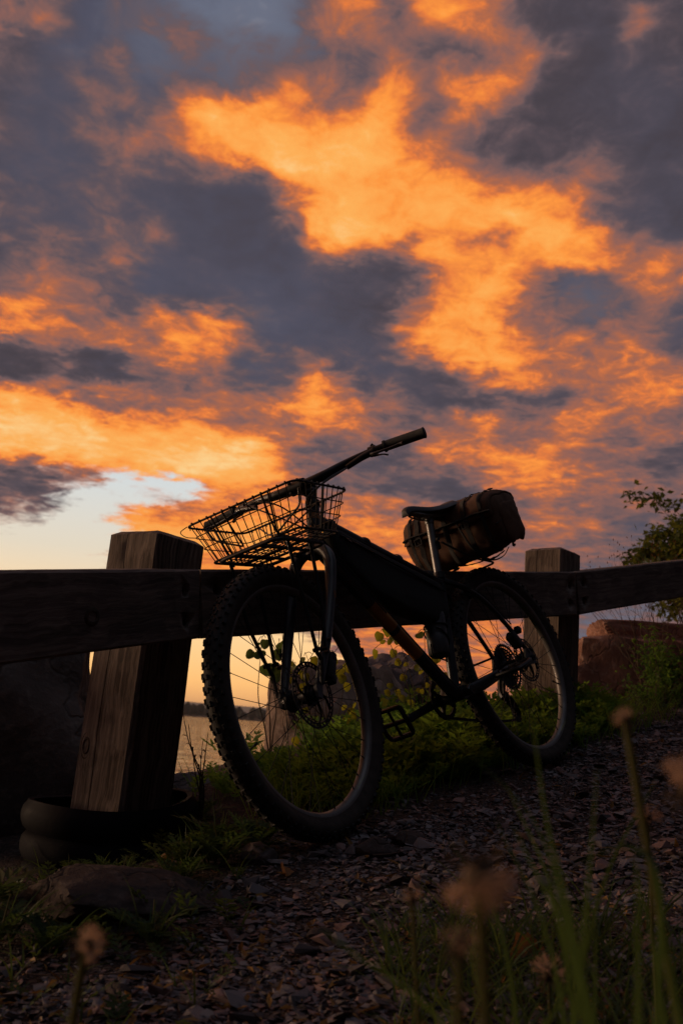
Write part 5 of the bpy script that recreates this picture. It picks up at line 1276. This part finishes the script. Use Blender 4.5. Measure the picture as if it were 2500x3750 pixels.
leafy(1.60, 5.10, .20, .22, 500, 'low green plant at the foot of the red block, left of the leafy shrub', 62, 'cover', .022)
leafy(1.25, 4.85, .13, .22, 350, 'low dark plant at the foot of the far post collar', 63, 'fern', .022)
leafy(2.62, 5.9, .60, .4, 1200, 'taller leafy shrub behind the one at the right edge', 64, 'fern')
# ---- tree reaching in from the right
rng = random.Random(23); tx, ty = 5.15, 10.6; z = ground_z(tx, ty); tree = empty('tree', loc=(tx, ty, z)); g = Geo(); tips = []
P = smooth_path([(0, 0, -.2), (.04, 0, .5), (-.05, .05, 1.1), (.02, .0, 1.8), (.1, .1, 2.6)], 5); g.tube(P, [.12, .09, .07, .05, .02], 10)
for hh, a, L_ in ((.95, 3.05, .98), (1.0, 3.25, 1.0), (1.1, 2.95, .95), (1.2, 3.15, .95), (1.35, 3.35, .75), (1.4, 2.9, .7), (1.3, 1.2, .8), (1.0, 5.2, .9), (1.6, .3, .8), (2.0, 2.2, .5), (1.7, 1.5, .7), (1.5, 5.5, .7), (2.2, .9, .6), (.6, 4.6, .9), (2.4, .6, .5), (2.5, 2.6, .45), (2.55, 4.4, .45), (2.3, 5.6, .5), (2.0, 3.9, .5)):
    c = P[min(len(P) - 1, int(hh / 2.6 * (len(P) - 1)))]; branch(g, Vector(c), Vector((cos(a), sin(a), .16)).normalized(), L_, .028, rng, 3, tips, .42, .02)
g.obj('trunk', M_['bark'], tree); T = Tri()
M_['treeleaf'] = leafmat('tree_leaf', (.028, .055, .014), (.085, .11, .022), .5, (.26, .27, .04))
for p, d in tips:
    for k in range(44):
        q = p + Vector((rng.gauss(0, .085), rng.gauss(0, .085), rng.gauss(0, .06))); dd = Vector((rng.gauss(0, 1), rng.gauss(0, 1), rng.gauss(0, .7))).normalized(); nn = Vector((rng.gauss(0, .6), rng.gauss(0, .6), 1)).normalized(); s = rng.uniform(.06, .11); T.leaflet(q, dd, nn, s, s * .6)
T.obj('crown', M_['treeleaf'], tree); tag(tree, 'dark leafy tree reaching in at the right edge above the far rail', 'tree')
# ------------------------------------------------------------------ close foreground: grass blades and spent seed heads
FG = []
def long_blade(name, pts, W, label, mat='blade'):
    P = smooth_path(pts, 8); n = len(P); V = []; F = []
    for i, p in enumerate(P):
        t = i / (n - 1); d = (P[min(n - 1, i + 1)] - P[max(0, i - 1)]).normalized(); sd = d.cross(Vector((.25, -1, .1))).normalized(); w_ = W * .72 * (.55 + .45 * sin(pi * min(1, .25 + t))) * (1 - t ** 3.0) * .5 + .0002
        nr = sd.cross(d); V += [p - sd * w_ + nr * w_ * .25, p, p + sd * w_ + nr * w_ * .25]
    for i in range(n - 1): a = i * 3; F += [(a, a + 1, a + 4, a + 3), (a + 1, a + 2, a + 5, a + 4)]
    root = empty(name, loc=P[0]); g = Geo(); g.add([q - P[0] for q in V], F); g.obj('blade', M_[mat], root, angle=180); tag(root, label, 'grass', 'tall grass close to the lens'); return root
def gz(x, y): return ground_z(x, y) - .01
long_blade('grass_plant', [(.20, .60, gz(.2, .6)), (.172, .60, .40), (.150, .61, .52), (.135, .62, .584), (.124, .62, .648)], .0075, 'tallest out of focus grass blade at lower right, its tip before the rear tyre')
long_blade('grass_plant', [(.15, .62, gz(.15, .62)), (.150, .62, .40), (.157, .62, .50), (.162, .62, .565), (.165, .62, .615)], .0060, 'second tall blurred grass blade, just right of the tallest one')
long_blade('grass_plant', [(.20, .68, gz(.2, .68)), (.182, .69, .44), (.166, .70, .515), (.148, .72, .575), (.106, .75, .617)], .0045, 'blurred grass blade arching over to the left at lower right')
long_blade('grass_plant', [(.165, .55, gz(.165, .55)), (.170, .55, .42), (.169, .55, .50), (.168, .55, .575)], .0100, 'broad blurred dark grass blade near the lower right corner')
long_blade('grass_plant', [(.205, .50, gz(.2, .5)), (.19, .50, .42), (.172, .50, .51), (.160, .50, .575)], .0085, 'broad blurred grass blade leaning left at the right edge')
long_blade('grass_plant', [(.19, .56, gz(.19, .56)), (.185, .57, .44), (.190, .58, .55), (.179, .60, .573), (.150, .61, .560)], .0060, 'blurred grass blade bent over near the right edge')
long_blade('grass_plant', [(.12, .70, gz(.12, .7)), (.140, .69, .40), (.160, .68, .47), (.175, .66, .515)], .0060, 'short blurred grass blade leaning right at the bottom edge')
long_blade('grass_plant', [(.23, .70, gz(.23, .7)), (.235, .70, .40), (.225, .70, .50), (.21, .70, .56)], .0060, 'narrow blurred grass blade farthest right in the corner')
# a clump of finer blades in the lower right corner
rng = random.Random(88); gc = empty('grass_clump', loc=(.215, .74, gz(.215, .74))); tag(gc, 'clump of thin blurred green grass blades filling the lower right corner', 'grass')
for i in range(22):
    bx, by = rng.uniform(-.075, .085), rng.uniform(-.12, .10); L_ = rng.uniform(.27, .50); lx, ly = rng.gauss(-.02, .07), rng.gauss(0, .05)
    P = smooth_path([(bx, by, 0), (bx + lx * .2, by + ly * .2, L_ * .45), (bx + lx * .55, by + ly * .5, L_ * .8), (bx + lx * 1.1, by + ly, L_ * rng.uniform(.93, 1.0))], 5); n = len(P); V = []; F = []; W = rng.uniform(.0028, .0052)
    for k, p in enumerate(P):
        t = k / (n - 1); d = (P[min(n - 1, k + 1)] - P[max(0, k - 1)]).normalized(); sd = d.cross(Vector((rng.uniform(-.1, .1) + .2, -1, .1))).normalized(); w_ = W * (1 - t ** 2.5) * .5 + .0002
        nr = sd.cross(d); V += [p - sd * w_ + nr * w_ * .3, p, p + sd * w_ + nr * w_ * .3]
    for k in range(n - 1): a = k * 3; F += [(a, a + 1, a + 4, a + 3), (a + 1, a + 2, a + 5, a + 4)]
    g = Geo(); g.add(V, F); g.obj('blade', M_['blade'], gc, angle=180)
def seed_head(base, via, head, r, look, label, seed, sr=.0016, fluff=150, core=.34, mat='fluff'):
    """spent composite head: stalk, dark receptacle with drooping bracts, tuft of pale bristles"""
    rng = random.Random(seed); b = Vector(base); root = empty('seed_head_plant', loc=b); H = Vector(head) - b
    P = smooth_path([(0, 0, -.01)] + [Vector(v) - b for v in via] + [H], 7); g = Geo().tube(P, [sr * 1.25, sr], 8); g.obj('stalk', M_['stem'], root)
    lk = Vector(look).normalized(); q = lk.to_track_quat('Z', 'Y').to_matrix().to_4x4(); q.translation = H
    g = Geo().lathe([(0, -r * .5), (r * core * .6, -r * .45), (r * core, -r * .1), (r * core * .9, r * .25), (r * core * .4, r * .42), (0, r * .45)], q @ Matrix.Rotation(pi / 2, 4, 'X'), 14)
    for i in range(10):
        a = 2 * pi * i / 10; g.tube([q @ Vector((cos(a) * r * core * .7, sin(a) * r * core * .7, -r * .35)), q @ Vector((cos(a) * r * core * 1.5, sin(a) * r * core * 1.5, -r * .5)), q @ Vector((cos(a) * r * core * 1.8, sin(a) * r * core * 1.8, -r * .95))], [r * .08, r * .07, r * .015], 5, flat=.5)
    g.obj('receptacle', M_['bud'], root); T = Tri()
    for i in range(fluff):
        z_ = rng.uniform(-.15, 1); a = rng.uniform(0, 6.28); k = sqrt(max(0, 1 - z_ * z_)); d = Vector((cos(a) * k, sin(a) * k, z_ * .8 + .1)).normalized()
        if noise.noise(d * 1.6 + Vector((seed, 0, 0))) < -.15: continue            # bristles already blown away
        p0 = q @ (d * r * core * .8); p1 = q @ (d * r * rng.uniform(.85, 1.1)); sd = (p1 - p0).cross(Vector((rng.gauss(0, 1), rng.gauss(0, 1), rng.gauss(0, 1)))).normalized() * r * .02
        T.quad(p0 - sd, p0 + sd, p1 + sd, p1 - sd)
        for m_ in range(4):
            e = (Vector((rng.gauss(0, 1), rng.gauss(0, 1), rng.gauss(0, 1)))).normalized(); s2 = sd * .8; T.quad(p1 - s2, p1 + s2, p1 + e * r * .2 + s2, p1 + e * r * .2 - s2)
    T.obj('fluff', M_[mat], root); tag(root, label, 'seed head', 'spent seed heads in the foreground'); return root
def sh(hx, hy, hz, r, look, label, seed, lean=(0, 0), **kw):
    bx, by = hx + lean[0], hy + lean[1]; z = gz(bx, by); v1 = (bx - lean[0] * .15, by - lean[1] * .1, z + (hz - z) * .4); v2 = (hx + lean[0] * .35, hy + lean[1] * .3, z + (hz - z) * .75)
    return seed_head((bx, by, z), [v1, v2], (hx, hy, hz), r, look, label, seed, **kw)
sh(-.147, .70, .478, .0125, (.7, -.2, .3), 'blurred pinkish brown seed head at the lower left on a single green stalk', 71, (-.018, .0), sr=.0028)
sh(.062, .40, .577, .0135, (.15, -.35, -.8), 'largest blurred seed head, nodding, in the lower right middle', 72, (.035, .02), sr=.0022, fluff=170, core=.5)
sh(.074, .80, .506, .0085, (-.2, 0, 1), 'small dark upright seed head left of the largest blurred one', 73, (.030, .0), sr=.0017, fluff=40)
sh(.069, .50, .533, .0095, (.2, -.3, 1), 'blurred dark seed head under the largest one at the bottom', 74, (.015, .0), sr=.0018, fluff=50)
sh(.176, .60, .645, .0075, (-.5, 0, .8), 'highest seed head at the right on an arching stalk, level with the red block', 75, (.075, .0), sr=.0023, fluff=70)
sh(.179, .50, .612, .0150, (.3, -.2, .6), 'blurred seed head cut by the right edge halfway up the gravel', 76, (.02, .0), sr=.0026)
sh(.395, 1.25, .545, .0170, (.1, -.2, 1), 'pale fluffy seed head on a thin stalk at the right, sharper than the near ones', 77, (.012, .0), sr=.0017, fluff=120)
sh(.268, 1.20, .375, .0190, (.2, -.3, 1), 'pale fluffy seed head low near the bottom edge at right', 78, (.012, .02), sr=.0015, fluff=120)
